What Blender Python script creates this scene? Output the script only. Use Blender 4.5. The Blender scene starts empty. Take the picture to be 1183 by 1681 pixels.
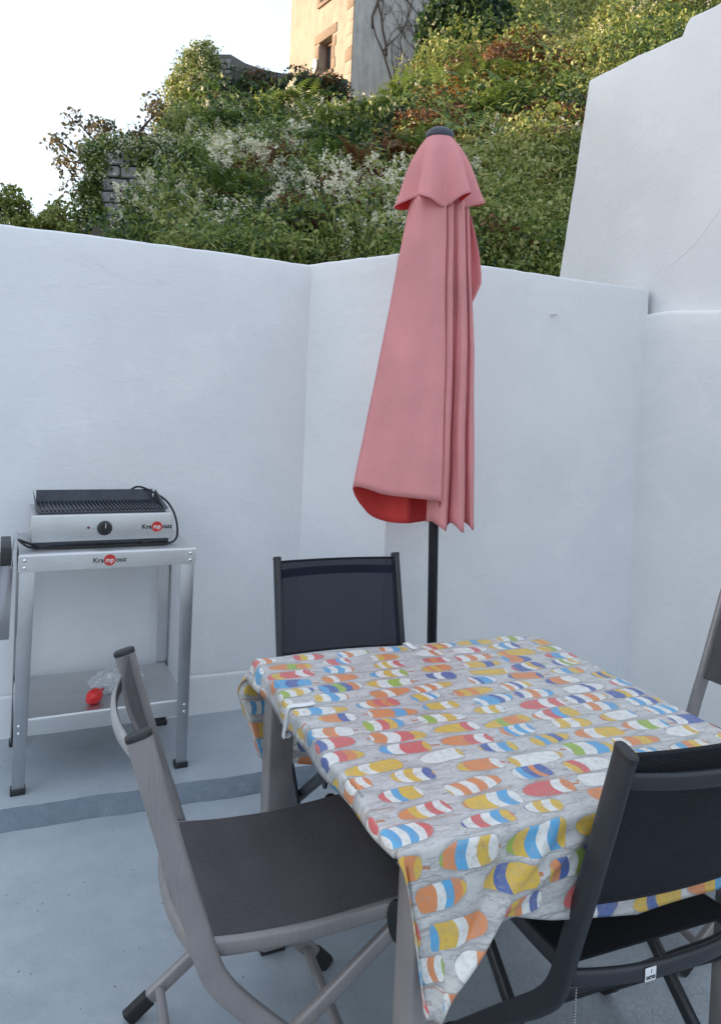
import bpy, bmesh, math, random
import numpy as np
from mathutils import Vector, Matrix, noise
random.seed(11)
RNG = np.random.default_rng(7)
PI = math.pi
R = math.radians
SC = bpy.context.scene
COL = SC.collection

# ---------------------------------------------------------------- camera
H_EYE = 1.45
cam = bpy.data.cameras.new('camera')
cam.sensor_fit = 'VERTICAL'
cam.sensor_height = 36.0
cam.sensor_width = 36.0 * 720 / 1024
cam.lens = 1230.0 / 1681.0 * 36.0
cam.shift_y = -150.2 / 1681.0
cam.clip_start = 0.05
cam.clip_end = 3000
camo = bpy.data.objects.new('camera', cam)
COL.objects.link(camo)
camo.matrix_world = (Matrix.Translation((0, 0, H_EYE)) @
                     (Matrix.Rotation(PI / 2 - 0.02, 4, 'X') @ Matrix.Rotation(0.043, 4, 'Z')))
SC.camera = camo

# ---------------------------------------------------------------- sky, sun, exposure
SUN_AZ, SUN_EL = -82.0, 9.5            # degrees; azimuth from +Y towards +X
world = bpy.data.worlds.new('World')
SC.world = world
world.use_nodes = True
wn, wl = world.node_tree.nodes, world.node_tree.links
sky = wn.new('ShaderNodeTexSky')
sky.sky_type = 'NISHITA'
sky.sun_disc = False
sky.sun_elevation = R(SUN_EL)
sky.sun_rotation = R(SUN_AZ)
sky.air_density = 1.0
sky.dust_density = 2.5
sky.ozone_density = 1.0
veil = wn.new('ShaderNodeMix')          # thin high cloud over the whole sky
veil.data_type = 'RGBA'
veil.inputs[0].default_value = 0.72
veil.inputs[7].default_value = (2.18, 2.45, 2.84, 1)
wl.new(sky.outputs[0], veil.inputs[6])
wl.new(veil.outputs[2], wn['Background'].inputs[0])
wn['Background'].inputs[1].default_value = 0.11
sunl = bpy.data.lights.new('sun', 'SUN')
sunl.energy = 2.1
sunl.angle = R(0.6)
sunl.color = (1.0, 0.74, 0.50)
suno = bpy.data.objects.new('sun', sunl)
COL.objects.link(suno)
sv = Vector((math.sin(R(SUN_AZ)) * math.cos(R(SUN_EL)), math.cos(R(SUN_AZ)) * math.cos(R(SUN_EL)), math.sin(R(SUN_EL))))
suno.rotation_euler = sv.to_track_quat('Z', 'Y').to_euler()
suno.location = (-4, 2, 12)
SC.view_settings.view_transform = 'Standard'
SC.view_settings.look = 'None'
SC.view_settings.gamma = 1.0
SC.view_settings.use_curve_mapping = False
SC.view_settings.exposure = 2.28

# ---------------------------------------------------------------- node helper
class NT:
    def __init__(s, name):
        s.mat = bpy.data.materials.new(name)
        s.mat.use_nodes = True
        s.n, s.l = s.mat.node_tree.nodes, s.mat.node_tree.links
        s.b = s.n['Principled BSDF']
    def node(s, t, **kw):
        x = s.n.new(t)
        for k, v in kw.items():
            setattr(x, k, v)
        return x
    def put(s, sock, v):
        if v is None: return
        if hasattr(v, 'is_linked'): s.l.new(v, sock)
        elif hasattr(v, 'outputs'): s.l.new(v.outputs[0], sock)
        else: sock.default_value = v
    def m(s, op, a, b=None, c=None, clamp=False):
        x = s.node('ShaderNodeMath', operation=op, use_clamp=clamp)
        s.put(x.inputs[0], a); s.put(x.inputs[1], b); s.put(x.inputs[2], c)
        return x.outputs[0]
    def mix(s, f, a, b, blend='MIX'):
        x = s.node('ShaderNodeMix', data_type='RGBA', blend_type=blend)
        s.put(x.inputs[0], f); s.put(x.inputs[6], a); s.put(x.inputs[7], b)
        return x.outputs[2]
    def coord(s, which='Object'):
        return s.node('ShaderNodeTexCoord').outputs[which]
    def mapping(s, vec, scale=(1, 1, 1), loc=(0, 0, 0), rot=(0, 0, 0)):
        x = s.node('ShaderNodeMapping')
        s.put(x.inputs[0], vec)
        x.inputs[1].default_value = loc; x.inputs[2].default_value = rot; x.inputs[3].default_value = scale
        return x.outputs[0]
    def noise(s, vec, scale, detail=4, rough=0.55, out=0, dist=0):
        x = s.node('ShaderNodeTexNoise')
        s.put(x.inputs['Vector'], vec)
        x.inputs['Scale'].default_value = scale; x.inputs['Detail'].default_value = detail
        x.inputs['Roughness'].default_value = rough; x.inputs['Distortion'].default_value = dist
        return x.outputs[out]
    def vor(s, vec, scale, feature='F1', out=0):
        x = s.node('ShaderNodeTexVoronoi', feature=feature)
        s.put(x.inputs['Vector'], vec)
        x.inputs['Scale'].default_value = scale
        return x.outputs[out]
    def ramp(s, f, stops, interp='LINEAR'):
        x = s.node('ShaderNodeValToRGB')
        cr = x.color_ramp
        cr.interpolation = interp
        while len(cr.elements) < len(stops): cr.elements.new(0.5)
        for e, (p, c) in zip(cr.elements, stops):
            e.position = p
            e.color = (*c, 1) if len(c) == 3 else c
        s.put(x.inputs[0], f)
        return x.outputs[0]
    def step(s, f, a, b):
        x = s.node('ShaderNodeMapRange', interpolation_type='SMOOTHSTEP')
        s.put(x.inputs[0], f)
        x.inputs[1].default_value = a; x.inputs[2].default_value = b
        return x.outputs[0]
    def bump(s, height, dist=0.01, strength=1.0, normal=None):
        x = s.node('ShaderNodeBump')
        x.inputs['Strength'].default_value = strength
        x.inputs['Distance'].default_value = dist
        s.put(x.inputs['Height'], height)
        s.put(x.inputs['Normal'], normal)
        return x.outputs[0]
    def done(s, col=None, rough=None, metal=None, normal=None, **kw):
        s.put(s.b.inputs['Base Color'], (*col, 1) if isinstance(col, tuple) and len(col) == 3 else col)
        s.put(s.b.inputs['Roughness'], rough); s.put(s.b.inputs['Metallic'], metal)
        s.put(s.b.inputs['Normal'], normal)
        for k, v in kw.items(): s.put(s.b.inputs[k], v)
        return s.mat

MAT = {}
def simple(name, col, rough=0.5, metal=0.0, var=0.12, nscale=30, bump=0.0, stretch=(1, 1, 1)):
    t = NT(name)
    p = t.mapping(t.coord(), stretch)
    n = t.noise(p, nscale, 5, 0.6)
    d = tuple(max(0, c * (1 - var)) for c in col); u = tuple(min(1, c * (1 + var)) for c in col)
    c = t.ramp(n, [(0.3, d), (0.7, u)])
    r = t.m('MULTIPLY_ADD', n, 0.25, rough - 0.12)
    nm = t.bump(t.noise(p, nscale * 6, 3), 0.001, bump) if bump else None
    MAT[name] = t.done(c, r, metal, nm)
    return MAT[name]

# ---------------------------------------------------------------- mesh helpers
def finish(ob, mats, smooth=40):
    me = ob.data
    for m in (mats if isinstance(mats, (list, tuple)) else [mats]):
        me.materials.append(m)
    if smooth:
        me.polygons.foreach_set('use_smooth', [True] * len(me.polygons))
        me.set_sharp_from_angle(angle=R(smooth))
    me.update()
    return ob

def tag(o, label=None, cat=None, group=None, kind=None):
    if label: o['label'] = label
    if cat: o['category'] = cat
    if group: o['group'] = group
    if kind: o['kind'] = kind
    return o

def empty(name, loc=(0, 0, 0), rz=0.0, label=None, cat=None, group=None):
    o = bpy.data.objects.new(name, None)
    o.empty_display_size = 0.1
    COL.objects.link(o)
    o.location = loc
    o.rotation_euler = (0, 0, rz)
    return tag(o, label, cat, group)

class MB:
    """collects shapes in one mesh"""
    def __init__(s): s.v, s.f, s.mi, s.cur = [], [], [], 0
    def add(s, vs, fs, M=None):
        o = len(s.v)
        for p in vs:
            p = Vector(p)
            s.v.append(M @ p if M is not None else p)
        for f in fs:
            s.f.append([i + o for i in f]); s.mi.append(s.cur)
        return s
    def box(s, x0, x1, y0, y1, z0, z1, M=None):
        vs = [(x, y, z) for z in (z0, z1) for y in (y0, y1) for x in (x0, x1)]
        return s.add(vs, [(0, 2, 3, 1), (4, 5, 7, 6), (0, 1, 5, 4), (2, 6, 7, 3), (0, 4, 6, 2), (1, 3, 7, 5)], M)
    def cyl(s, c, r, h, n=20, axis='Z', r2=None, M=None):
        r2 = r if r2 is None else r2
        vs, fs = [], []
        for k, (rr, hh) in enumerate(((r, 0), (r2, h))):
            for i in range(n):
                a = 2 * PI * i / n
                p = (rr * math.cos(a), rr * math.sin(a), hh)
                if axis == 'Y': p = (p[0], p[2], p[1])
                if axis == 'X': p = (p[2], p[0], p[1])
                vs.append((p[0] + c[0], p[1] + c[1], p[2] + c[2]))
        for i in range(n):
            j = (i + 1) % n
            fs.append((i, j, n + j, n + i))
        fs.append(tuple(range(n - 1, -1, -1))); fs.append(tuple(range(n, 2 * n)))
        return s.add(vs, fs, M)
    def lathe(s, prof, c=(0, 0, 0), n=24, M=None):
        vs, fs = [], []
        for (r, z) in prof:
            for i in range(n):
                a = 2 * PI * i / n
                vs.append((c[0] + r * math.cos(a), c[1] + r * math.sin(a), c[2] + z))
        for k in range(len(prof) - 1):
            for i in range(n):
                j = (i + 1) % n
                fs.append((k * n + i, k * n + j, (k + 1) * n + j, (k + 1) * n + i))
        fs.append(tuple(range(n - 1, -1, -1))); fs.append(tuple((len(prof) - 1) * n + i for i in range(n)))
        return s.add(vs, fs, M)
    def sweep(s, path, prof, lat=None, M=None, caps=True):
        """prof: list of (a,b); a along n = t x lat, b along lat"""
        path = [Vector(p) for p in path]
        N = len(path)
        vs, fs = [], []
        up = None
        for i, p in enumerate(path):
            t = (path[min(i + 1, N - 1)] - path[max(i - 1, 0)]).normalized()
            if lat is not None:
                L = Vector(lat); L = (L - t * L.dot(t)).normalized()
            else:
                if up is None:
                    up = Vector((0, 0, 1)) if abs(t.z) < 0.9 else Vector((1, 0, 0))
                up = (up - t * up.dot(t)).normalized()
                L = up
            n = t.cross(L)
            for (a, b) in (prof(i / (N - 1)) if callable(prof) else prof):
                vs.append(p + n * a + L * b)
        K = len(vs) // N
        for i in range(N - 1):
            for k in range(K):
                j = (k + 1) % K
                fs.append((i * K + k, i * K + j, (i + 1) * K + j, (i + 1) * K + k))
        if caps:
            fs.append(tuple(range(K - 1, -1, -1))); fs.append(tuple((N - 1) * K + k for k in range(K)))
        return s.add(vs, fs, M)
    def tube(s, path, r, n=8, M=None):
        pr = lambda q: [((r(q) if callable(r) else r) * math.cos(2 * PI * i / n), (r(q) if callable(r) else r) * math.sin(2 * PI * i / n)) for i in range(n)]
        return s.sweep(path, pr, None, M)
    def grid(s, P, M=None, flip=False):
        ny, nx = len(P), len(P[0])
        vs = [p for row in P for p in row]
        fs = []
        for j in range(ny - 1):
            for i in range(nx - 1):
                q = (j * nx + i, j * nx + i + 1, (j + 1) * nx + i + 1, (j + 1) * nx + i)
                fs.append(q[::-1] if flip else q)
        return s.add(vs, fs, M)
    def build(s, name, mats, parent=None, bevel=0.0, seg=2, smooth=40, recalc=True):
        me = bpy.data.meshes.new(name)
        me.from_pydata([tuple(v) for v in s.v], [], s.f)
        if max(s.mi or [0]) > 0: me.polygons.foreach_set('material_index', s.mi)
        if bevel or recalc:
            bm = bmesh.new(); bm.from_mesh(me)
            if recalc: bmesh.ops.recalc_face_normals(bm, faces=bm.faces)
            if bevel:
                ed = [e for e in bm.edges if len(e.link_faces) == 2 and e.calc_face_angle(0) > R(35)]
                bmesh.ops.bevel(bm, geom=ed, offset=bevel, segments=seg, affect='EDGES', profile=0.5, clamp_overlap=True)
            bm.to_mesh(me); bm.free()
        ob = bpy.data.objects.new(name, me)
        COL.objects.link(ob)
        if parent is not None: ob.parent = parent
        return finish(ob, mats, smooth)

def rrect(a, b, n=16, e=4.0):
    """rounded rectangle profile, full sizes a x b"""
    out = []
    for i in range(n):
        t = 2 * PI * i / n
        c, s_ = math.cos(t), math.sin(t)
        out.append((a / 2 * math.copysign(abs(c) ** (2 / e), c), b / 2 * math.copysign(abs(s_) ** (2 / e), s_)))
    return out

def smooth_path(pts, n=8):
    pts = [Vector(p) for p in pts]
    q = [pts[0] * 2 - pts[1]] + pts + [pts[-1] * 2 - pts[-2]]
    out = []
    for i in range(1, len(q) - 2):
        for k in range(n):
            t = k / n
            a, b, c, d = q[i - 1], q[i], q[i + 1], q[i + 2]
            out.append(0.5 * ((2 * b) + (c - a) * t + (2 * a - 5 * b + 4 * c - d) * t * t + (3 * b - a - 3 * c + d) * t ** 3))
    out.append(pts[-1])
    return out

def array_mesh(name, verts, faces_n, mats, parent=None, tint=None, smooth=False):
    """verts (N*k,3) with consecutive k-gons"""
    k = faces_n
    V = np.ascontiguousarray(verts, dtype=np.float32).reshape(-1, 3)
    n = len(V) // k
    me = bpy.data.meshes.new(name)
    me.vertices.add(len(V)); me.vertices.foreach_set('co', V.ravel())
    me.loops.add(len(V)); me.loops.foreach_set('vertex_index', np.arange(len(V), dtype=np.int32))
    me.polygons.add(n)
    me.polygons.foreach_set('loop_start', np.arange(0, n * k, k, dtype=np.int32))
    me.polygons.foreach_set('loop_total', np.full(n, k, dtype=np.int32))
    if tint is not None:
        a = me.attributes.new('tint', 'FLOAT', 'FACE')
        a.data.foreach_set('value', np.asarray(tint, dtype=np.float32))
    me.update(calc_edges=True)
    for m in (mats if isinstance(mats, (list, tuple)) else [mats]): me.materials.append(m)
    ob = bpy.data.objects.new(name, me)
    COL.objects.link(ob)
    if parent is not None: ob.parent = parent
    return ob

def text_mesh(name, body, size, mat, parent, M, ext=0.0006, sx=1.0, bold=0.0):
    cu = bpy.data.curves.new(name, 'FONT')
    cu.body = body; cu.size = size; cu.extrude = ext; cu.align_x = 'CENTER'; cu.align_y = 'CENTER'
    cu.offset = bold
    to = bpy.data.objects.new(name + '_src', cu)
    COL.objects.link(to)
    bpy.context.view_layer.update()
    me = bpy.data.meshes.new_from_object(to.evaluated_get(bpy.context.evaluated_depsgraph_get()))
    bpy.data.objects.remove(to)
    me.transform(M @ Matrix.Diagonal((sx, 1, 1, 1)))
    me.materials.clear(); me.materials.append(mat)
    ob = bpy.data.objects.new(name, me)
    COL.objects.link(ob); ob.parent = parent
    return ob

# ---------------------------------------------------------------- materials
def m_wall():
    t = NT('white_masonry_paint')
    p = t.coord()
    n1 = t.noise(p, 1.3, 5, 0.6); n2 = t.noise(p, 9, 5, 0.65); n3 = t.noise(p, 70, 4, 0.6)
    c = t.ramp(n1, [(0.3, (0.74, 0.755, 0.775)), (0.7, (0.83, 0.835, 0.84))])
    spk = t.step(t.vor(p, 16), 0.035, 0.02)
    keep = t.step(t.noise(p, 5.5, 2), 0.60, 0.66)
    c = t.mix(t.m('MULTIPLY', t.m('MULTIPLY', spk, keep), 0.55), c, (0.42, 0.42, 0.42, 1))
    stain = t.step(t.noise(t.mapping(p, (5, 5, 0.7)), 2.0, 6, 0.7), 0.60, 0.85)
    c = t.mix(t.m('MULTIPLY', stain, 0.30), c, (0.60, 0.60, 0.59, 1))
    ptc = t.step(t.noise(p, 2.6, 4, 0.6, dist=0.6), 0.55, 0.60)
    c = t.mix(t.m('MULTIPLY', ptc, 0.35), c, (0.84, 0.845, 0.85, 1))
    h = t.m('ADD', t.m('MULTIPLY', n2, 1.0), t.m('MULTIPLY', n3, 0.30))
    h = t.m('ADD', h, t.m('MULTIPLY', t.noise(p, 3.0, 3), 1.6))
    tw = t.noise(t.mapping(p, (1.0, 1.0, 2.6), (0, 0, 0), (0.25, 0.15, 0)), 6.5, 4, 0.55, dist=0.8)
    h = t.m('ADD', h, t.m('MULTIPLY', t.step(tw, 0.47, 0.62), 0.14))
    chip = t.m('MULTIPLY', t.step(t.vor(p, 7), 0.10, 0.06), t.step(t.noise(p, 3.3, 2), 0.60, 0.66))
    h = t.m('SUBTRACT', h, t.m('MULTIPLY', chip, 0.5))
    nm = t.bump(h, 0.012, 0.27)
    # hairline cracks
    w = t.mapping(p, (1, 1, 1))
    wv = t.node('ShaderNodeVectorMath', operation='ADD'); t.put(wv.inputs[0], w); t.put(wv.inputs[1], t.mix(0.25, (0, 0, 0, 1), t.noise(p, 3, 4, 0.6, out=1)))
    cr = t.vor(wv.outputs[0], 0.9, 'DISTANCE_TO_EDGE')
    crk = t.m('MULTIPLY', t.step(cr, 0.006, 0.0), t.step(t.noise(p, 1.1, 2), 0.60, 0.72))
    nm = t.bump(t.m('MULTIPLY', crk, -1.0), 0.002, 0.35, nm)
    c = t.mix(t.m('MULTIPLY', crk, 0.08), c, (0.5, 0.5, 0.5, 1))
    return t.done(c, 0.62, 0.0, nm)
MAT['wall'] = m_wall()

def m_floor(name, c0, c1, crackle=True):
    t = NT(name)
    p = t.coord()
    n1 = t.noise(p, 1.6, 6, 0.62); n2 = t.noise(p, 14, 5, 0.65)
    c = t.ramp(t.m('ADD', t.m('MULTIPLY', n1, 0.7), t.m('MULTIPLY', n2, 0.3)), [(0.36, c0), (0.64, c1)])
    pits = t.m('MULTIPLY', t.step(t.vor(p, 34), 0.16, 0.06), t.step(t.noise(p, 7, 3), 0.52, 0.62))
    c = t.mix(t.m('MULTIPLY', pits, 0.55), c, (0.12, 0.14, 0.17, 1))
    scuff = t.step(t.noise(t.mapping(p, (1, 3.0, 1), (0, 0, 0), (0, 0, 0.7)), 3.2, 6, 0.7, dist=0.5), 0.55, 0.72)
    c = t.mix(t.m('MULTIPLY', scuff, 0.30), c, (0.50, 0.54, 0.56, 1))
    wet = t.step(t.noise(p, 2.1, 5, 0.65), 0.56, 0.66)
    c = t.mix(t.m('MULTIPLY', wet, 0.22), c, (0.20, 0.235, 0.27, 1))
    dk = t.m('MULTIPLY', t.step(t.vor(p, 15), 0.085, 0.03), t.step(t.noise(p, 4, 2), 0.47, 0.55))
    c = t.mix(t.m('MULTIPLY', dk, 0.7), c, (0.05, 0.055, 0.065, 1))
    h = t.m('ADD', t.m('MULTIPLY', n2, 0.5), t.m('MULTIPLY', t.noise(p, 70, 5, 0.7), 0.45))
    h = t.m('SUBTRACT', h, t.m('MULTIPLY', pits, 0.8))
    if crackle:
        ck = t.vor(t.mapping(p, (1, 1.3, 1), (0, 0, 0)), 46, 'DISTANCE_TO_EDGE')
        zone = t.step(t.node_sep(p)[0], 0.05, 0.55) if hasattr(t, 'node_sep') else 1.0
        sx = t.node('ShaderNodeSeparateXYZ'); t.put(sx.inputs[0], p)
        zone = t.step(sx.outputs[0], 0.0, 0.5)
        line = t.m('MULTIPLY', t.step(ck, 0.055, 0.0), zone)
        h = t.m('SUBTRACT', h, t.m('MULTIPLY', line, 0.6))
        c = t.mix(t.m('MULTIPLY', line, 0.16), c, (0.13, 0.15, 0.18, 1))
    nm = t.bump(h, 0.006, 0.55)
    r = t.ramp(n1, [(0.35, (0.30,) * 3), (0.65, (0.55,) * 3)])
    return t.done(c, r, 0.0, nm)
MAT['floor'] = m_floor('blue_grey_floor_paint', (0.31, 0.358, 0.40), (0.42, 0.468, 0.505))
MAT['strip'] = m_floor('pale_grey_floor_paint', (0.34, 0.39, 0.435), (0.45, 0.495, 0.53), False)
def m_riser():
    t = NT('flaking_shaded_riser_paint')
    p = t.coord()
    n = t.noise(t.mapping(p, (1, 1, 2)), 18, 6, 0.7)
    c = t.ramp(n, [(0.35, (0.155, 0.195, 0.24)), (0.66, (0.195, 0.24, 0.29)), (0.72, (0.36, 0.40, 0.44))])  # flaking paint, its blue-grey darkened to put the riser in shade
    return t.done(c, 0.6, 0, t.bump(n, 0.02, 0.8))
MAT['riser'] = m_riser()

def m_brushed(name, col, rough, direction):
    t = NT(name)
    p = t.coord()
    st = t.noise(t.mapping(p, direction), 60, 3, 0.6)
    bl = t.noise(p, 7, 4, 0.6)
    c = t.ramp(t.m('ADD', t.m('MULTIPLY', st, 0.5), t.m('MULTIPLY', bl, 0.5)), [(0.35, tuple(x * 0.82 for x in col)), (0.65, col)])
    return t.done(c, t.m('MULTIPLY_ADD', bl, 0.25, rough - 0.1), 1.0, t.bump(st, 0.001, 0.25))
MAT['steel'] = m_brushed('brushed_steel', (0.66, 0.67, 0.68), 0.44, (0.15, 8, 8))
MAT['steel_v'] = m_brushed('brushed_steel_upright', (0.52, 0.53, 0.55), 0.38, (8, 8, 0.15))
MAT['steel_dark'] = m_brushed('dull_grey_steel', (0.30, 0.31, 0.33), 0.45, (8, 8, 0.15))
def m_alu(name, col, direction=(8, 8, 0.3), rough=0.42, metal=0.35):
    t = NT(name)
    p = t.coord()
    st = t.noise(t.mapping(p, direction), 45, 3, 0.6); bl = t.noise(p, 9, 4)
    c = t.ramp(t.m('ADD', t.m('MULTIPLY', st, 0.4), t.m('MULTIPLY', bl, 0.6)), [(0.35, tuple(x * 0.85 for x in col)), (0.65, tuple(x * 1.12 for x in col))])
    return t.done(c, t.m('MULTIPLY_ADD', bl, 0.2, rough - 0.1), metal, t.bump(st, 0.0008, 0.3))
MAT['taupe'] = m_alu('taupe_brushed_aluminium', (0.285, 0.265, 0.265))
MAT['taupe_light'] = m_alu('pale_worn_aluminium', (0.46, 0.45, 0.44), rough=0.35, metal=0.6)
MAT['black_metal'] = m_alu('black_coated_aluminium', (0.030, 0.033, 0.040), rough=0.38, metal=0.2)
def m_mesh_fabric(name, col, alpha):
    t = NT(name)
    p = t.coord()
    w = t.noise(t.mapping(p, (26, 26, 2)), 22, 3, 0.7)
    bl = t.noise(p, 5, 4)
    c = t.ramp(t.m('ADD', t.m('MULTIPLY', w, 0.7), t.m('MULTIPLY', bl, 0.3)), [(0.36, tuple(x * 0.55 for x in col)), (0.64, tuple(x * 1.45 for x in col))])
    wv = t.node('ShaderNodeTexWave'); t.put(wv.inputs['Vector'], p); wv.inputs['Scale'].default_value = 160
    t.done(c, 0.75, 0, t.bump(t.m('ADD', w, wv.outputs[1]), 0.0008, 0.5))
    t.b.inputs['Specular IOR Level'].default_value = 0.25
    t.b.inputs['Alpha'].default_value = alpha
    return t.mat
MAT['fabric_taupe'] = m_mesh_fabric('dark_taupe_mesh_fabric', (0.092, 0.085, 0.092), 1.0)
MAT['fabric_black'] = m_mesh_fabric('black_mesh_fabric', (0.015, 0.016, 0.021), 1.0)
MAT['fabric_sheer'] = m_mesh_fabric('sheer_blue_black_mesh_fabric', (0.012, 0.014, 0.030), 0.74)
simple('black_plastic', (0.018, 0.019, 0.021), 0.45, 0, 0.2, 40)
simple('white_plastic', (0.78, 0.78, 0.77), 0.4, 0, 0.04)
simple('bolt_steel', (0.75, 0.76, 0.78), 0.22, 1.0, 0.08)
simple('enamel_black', (0.040, 0.045, 0.058), 0.33, 0.3, 0.3, 18)
simple('rubber', (0.012, 0.012, 0.013), 0.6, 0, 0.2)
simple('logo_red', (0.55, 0.035, 0.03), 0.4, 0, 0.05)
simple('logo_black', (0.02, 0.02, 0.025), 0.4, 0, 0.05)
simple('logo_white', (0.75, 0.75, 0.75), 0.4, 0, 0.05)
simple('red_plastic', (0.62, 0.022, 0.02), 0.3, 0, 0.15, 60)
simple('pole_paint', (0.010, 0.012, 0.017), 0.35, 0.2, 0.2)
simple('finial_plastic', (0.045, 0.055, 0.075), 0.45, 0, 0.15)
simple('concrete_base', (0.11, 0.11, 0.115), 0.75, 0, 0.2, 20, 0.3)

def m_cloth(name, col, scale=400, trans=0.25, warp=0.3):
    t = NT(name)
    p = t.coord()
    n = t.noise(p, 3.5, 4); f = t.noise(t.mapping(p, (1, 1, 0.25)), scale, 2)
    c = t.ramp(t.m('ADD', t.m('MULTIPLY', n, 0.7), t.m('MULTIPLY', f, 0.3)), [(0.35, tuple(x * 0.88 for x in col)), (0.65, tuple(min(1, x * 1.1) for x in col))])
    nm = t.bump(t.m('ADD', t.m('MULTIPLY', n, 2), t.m('MULTIPLY', f, 0.15)), 0.004, warp)
    t.done(c, 0.75, 0, nm)
    tr = t.node('ShaderNodeBsdfTranslucent'); t.put(tr.inputs[0], c)
    mx = t.node('ShaderNodeMixShader'); mx.inputs[0].default_value = trans
    t.l.new(t.b.outputs[0], mx.inputs[1]); t.l.new(tr.outputs[0], mx.inputs[2])
    t.l.new(mx.outputs[0], t.n['Material Output'].inputs[0])
    return t.mat
MAT['parasol'] = m_cloth('faded_pink_parasol_fabric', (0.94, 0.435, 0.445), trans=0.35)
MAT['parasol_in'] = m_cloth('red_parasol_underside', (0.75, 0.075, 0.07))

def m_oilcloth():
    t = NT('buoy_print_oilcloth')
    uvn = t.node('ShaderNodeUVMap'); uvn.uv_map = 'flat'
    uv0 = uvn.outputs[0]
    wob = t.noise(uv0, 22, 2, 0.5, out=1)
    v0 = t.node('ShaderNodeVectorMath', operation='SUBTRACT'); t.put(v0.inputs[0], wob); v0.inputs[1].default_value = (0.5, 0.5, 0.5)
    v1 = t.node('ShaderNodeVectorMath', operation='SCALE'); t.put(v1.inputs[0], v0.outputs[0]); v1.inputs['Scale'].default_value = 0.008
    v2 = t.node('ShaderNodeVectorMath', operation='ADD'); t.put(v2.inputs[0], uv0); t.put(v2.inputs[1], v1.outputs[0])
    wn2 = t.noise(uv0, 5, 1, 0.5, out=1)
    v3 = t.node('ShaderNodeVectorMath', operation='SUBTRACT'); t.put(v3.inputs[0], wn2); v3.inputs[1].default_value = (0.5, 0.5, 0.5)
    v4 = t.node('ShaderNodeVectorMath', operation='SCALE'); t.put(v4.inputs[0], v3.outputs[0]); v4.inputs['Scale'].default_value = 0.020
    v5 = t.node('ShaderNodeVectorMath', operation='ADD'); t.put(v5.inputs[0], v2.outputs[0]); t.put(v5.inputs[1], v4.outputs[0])
    sx = t.node('ShaderNodeSeparateXYZ'); t.put(sx.inputs[0], v5.outputs[0])
    U, V = sx.outputs[0], sx.outputs[1]
    ROWH, PITCH = 0.0575, 0.136
    rowf = t.m('DIVIDE', V, ROWH)
    row = t.m('FLOOR', rowf)
    v = t.m('SUBTRACT', t.m('SUBTRACT', rowf, row), 0.5)
    v_raw = v
    def wnoise(a, b, c):
        cx = t.node('ShaderNodeCombineXYZ'); t.put(cx.inputs[0], a); t.put(cx.inputs[1], b); t.put(cx.inputs[2], c)
        w = t.node('ShaderNodeTexWhiteNoise', noise_dimensions='3D'); t.put(w.inputs[0], cx.outputs[0])
        return w.outputs[0]
    offs = wnoise(row, 3.3, 1.7)
    cellf = t.m('ADD', t.m('DIVIDE', U, PITCH), t.m('MULTIPLY', offs, 5.0))
    cell = t.m('FLOOR', cellf)
    u = t.m('SUBTRACT', cellf, cell)
    h1 = wnoise(cell, row, 0.5); h2 = wnoise(cell, row, 7.5); h3 = wnoise(cell, row, 13.5)
    h4 = wnoise(cell, row, 21.5); h5 = wnoise(cell, row, 31.5)
    v = t.m('ADD', v, t.m('MULTIPLY', t.m('SUBTRACT', h4, 0.5), 0.22))
    # rotate each buoy a little
    uu = t.m('SUBTRACT', u, t.m('MULTIPLY_ADD', h3, 0.16, 0.42))
    ang = t.m('MULTIPLY', t.m('SUBTRACT', h1, 0.5), 0.36)
    vm = t.m('MULTIPLY', v, ROWH); um = t.m('MULTIPLY', uu, PITCH)
    u2 = t.m('ADD', um, t.m('MULTIPLY', vm, ang))
    v2r = t.m('SUBTRACT', vm, t.m('MULTIPLY', um, ang))
    flip = t.m('SUBTRACT', t.m('MULTIPLY', t.m('GREATER_THAN', h2, 0.5), 2.0), 1.0)
    u2 = t.m('MULTIPLY', u2, flip)
    half = t.m('MULTIPLY_ADD', h4, 0.026, 0.038)
    q = t.m('DIVIDE', u2, half)                               # -1..1 along the buoy
    # width: blunt at -1, tapering to a nose at +1
    q4 = t.m('POWER', t.m('ABSOLUTE', q), t.m('ADD', t.m('MULTIPLY_ADD', h5, 0.9, 1.7), t.m('MULTIPLY', t.m('LESS_THAN', q, 0.0), t.m('MULTIPLY_ADD', h4, 12.0, 3.0))))
    prof = t.m('SQRT', t.m('MAXIMUM', t.m('SUBTRACT', 1.0, q4), 0.0))
    hw = t.m('MULTIPLY', t.m('MULTIPLY_ADD', h5, 0.007, 0.0195), prof)
    d = t.m('SUBTRACT', t.m('ABSOLUTE', v2r), hw)
    d = t.m('ADD', d, t.m('MULTIPLY', t.m('GREATER_THAN', t.m('ABSOLUTE', q), 1.0), 0.01))
    inside = t.step(d, 0.0006, -0.0006)
    # bands across the buoy, bowed
    bow = t.m('MULTIPLY', t.m('MULTIPLY', v2r, v2r), 260.0)
    band = t.m('FLOOR', t.m('MULTIPLY_ADD', t.m('ADD', q, bow), t.m('MULTIPLY_ADD', h1, 1.3, 1.9), t.m('MULTIPLY_ADD', h4, 0.9, 4.0)))
    bh = wnoise(t.m('ADD', cell, t.m('MULTIPLY', row, 17.0)), band, 2.5)
    odd = t.m('MODULO', t.m('ADD', band, t.m('FLOOR', t.m('MULTIPLY', h3, 2.0))), 2.0)
    white = (0.78, 0.78, 0.75); yel = (0.72, 0.45, 0.03); org = (0.72, 0.23, 0.055); blu = (0.035, 0.10, 0.36)
    lbl = (0.055, 0.36, 0.66); grn = (0.30, 0.46, 0.035); cor = (0.66, 0.10, 0.10)
    colA = t.ramp(bh, [(0, yel), (0.26, org), (0.48, blu), (0.62, lbl), (0.78, grn), (0.85, cor)], 'CONSTANT')
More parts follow.
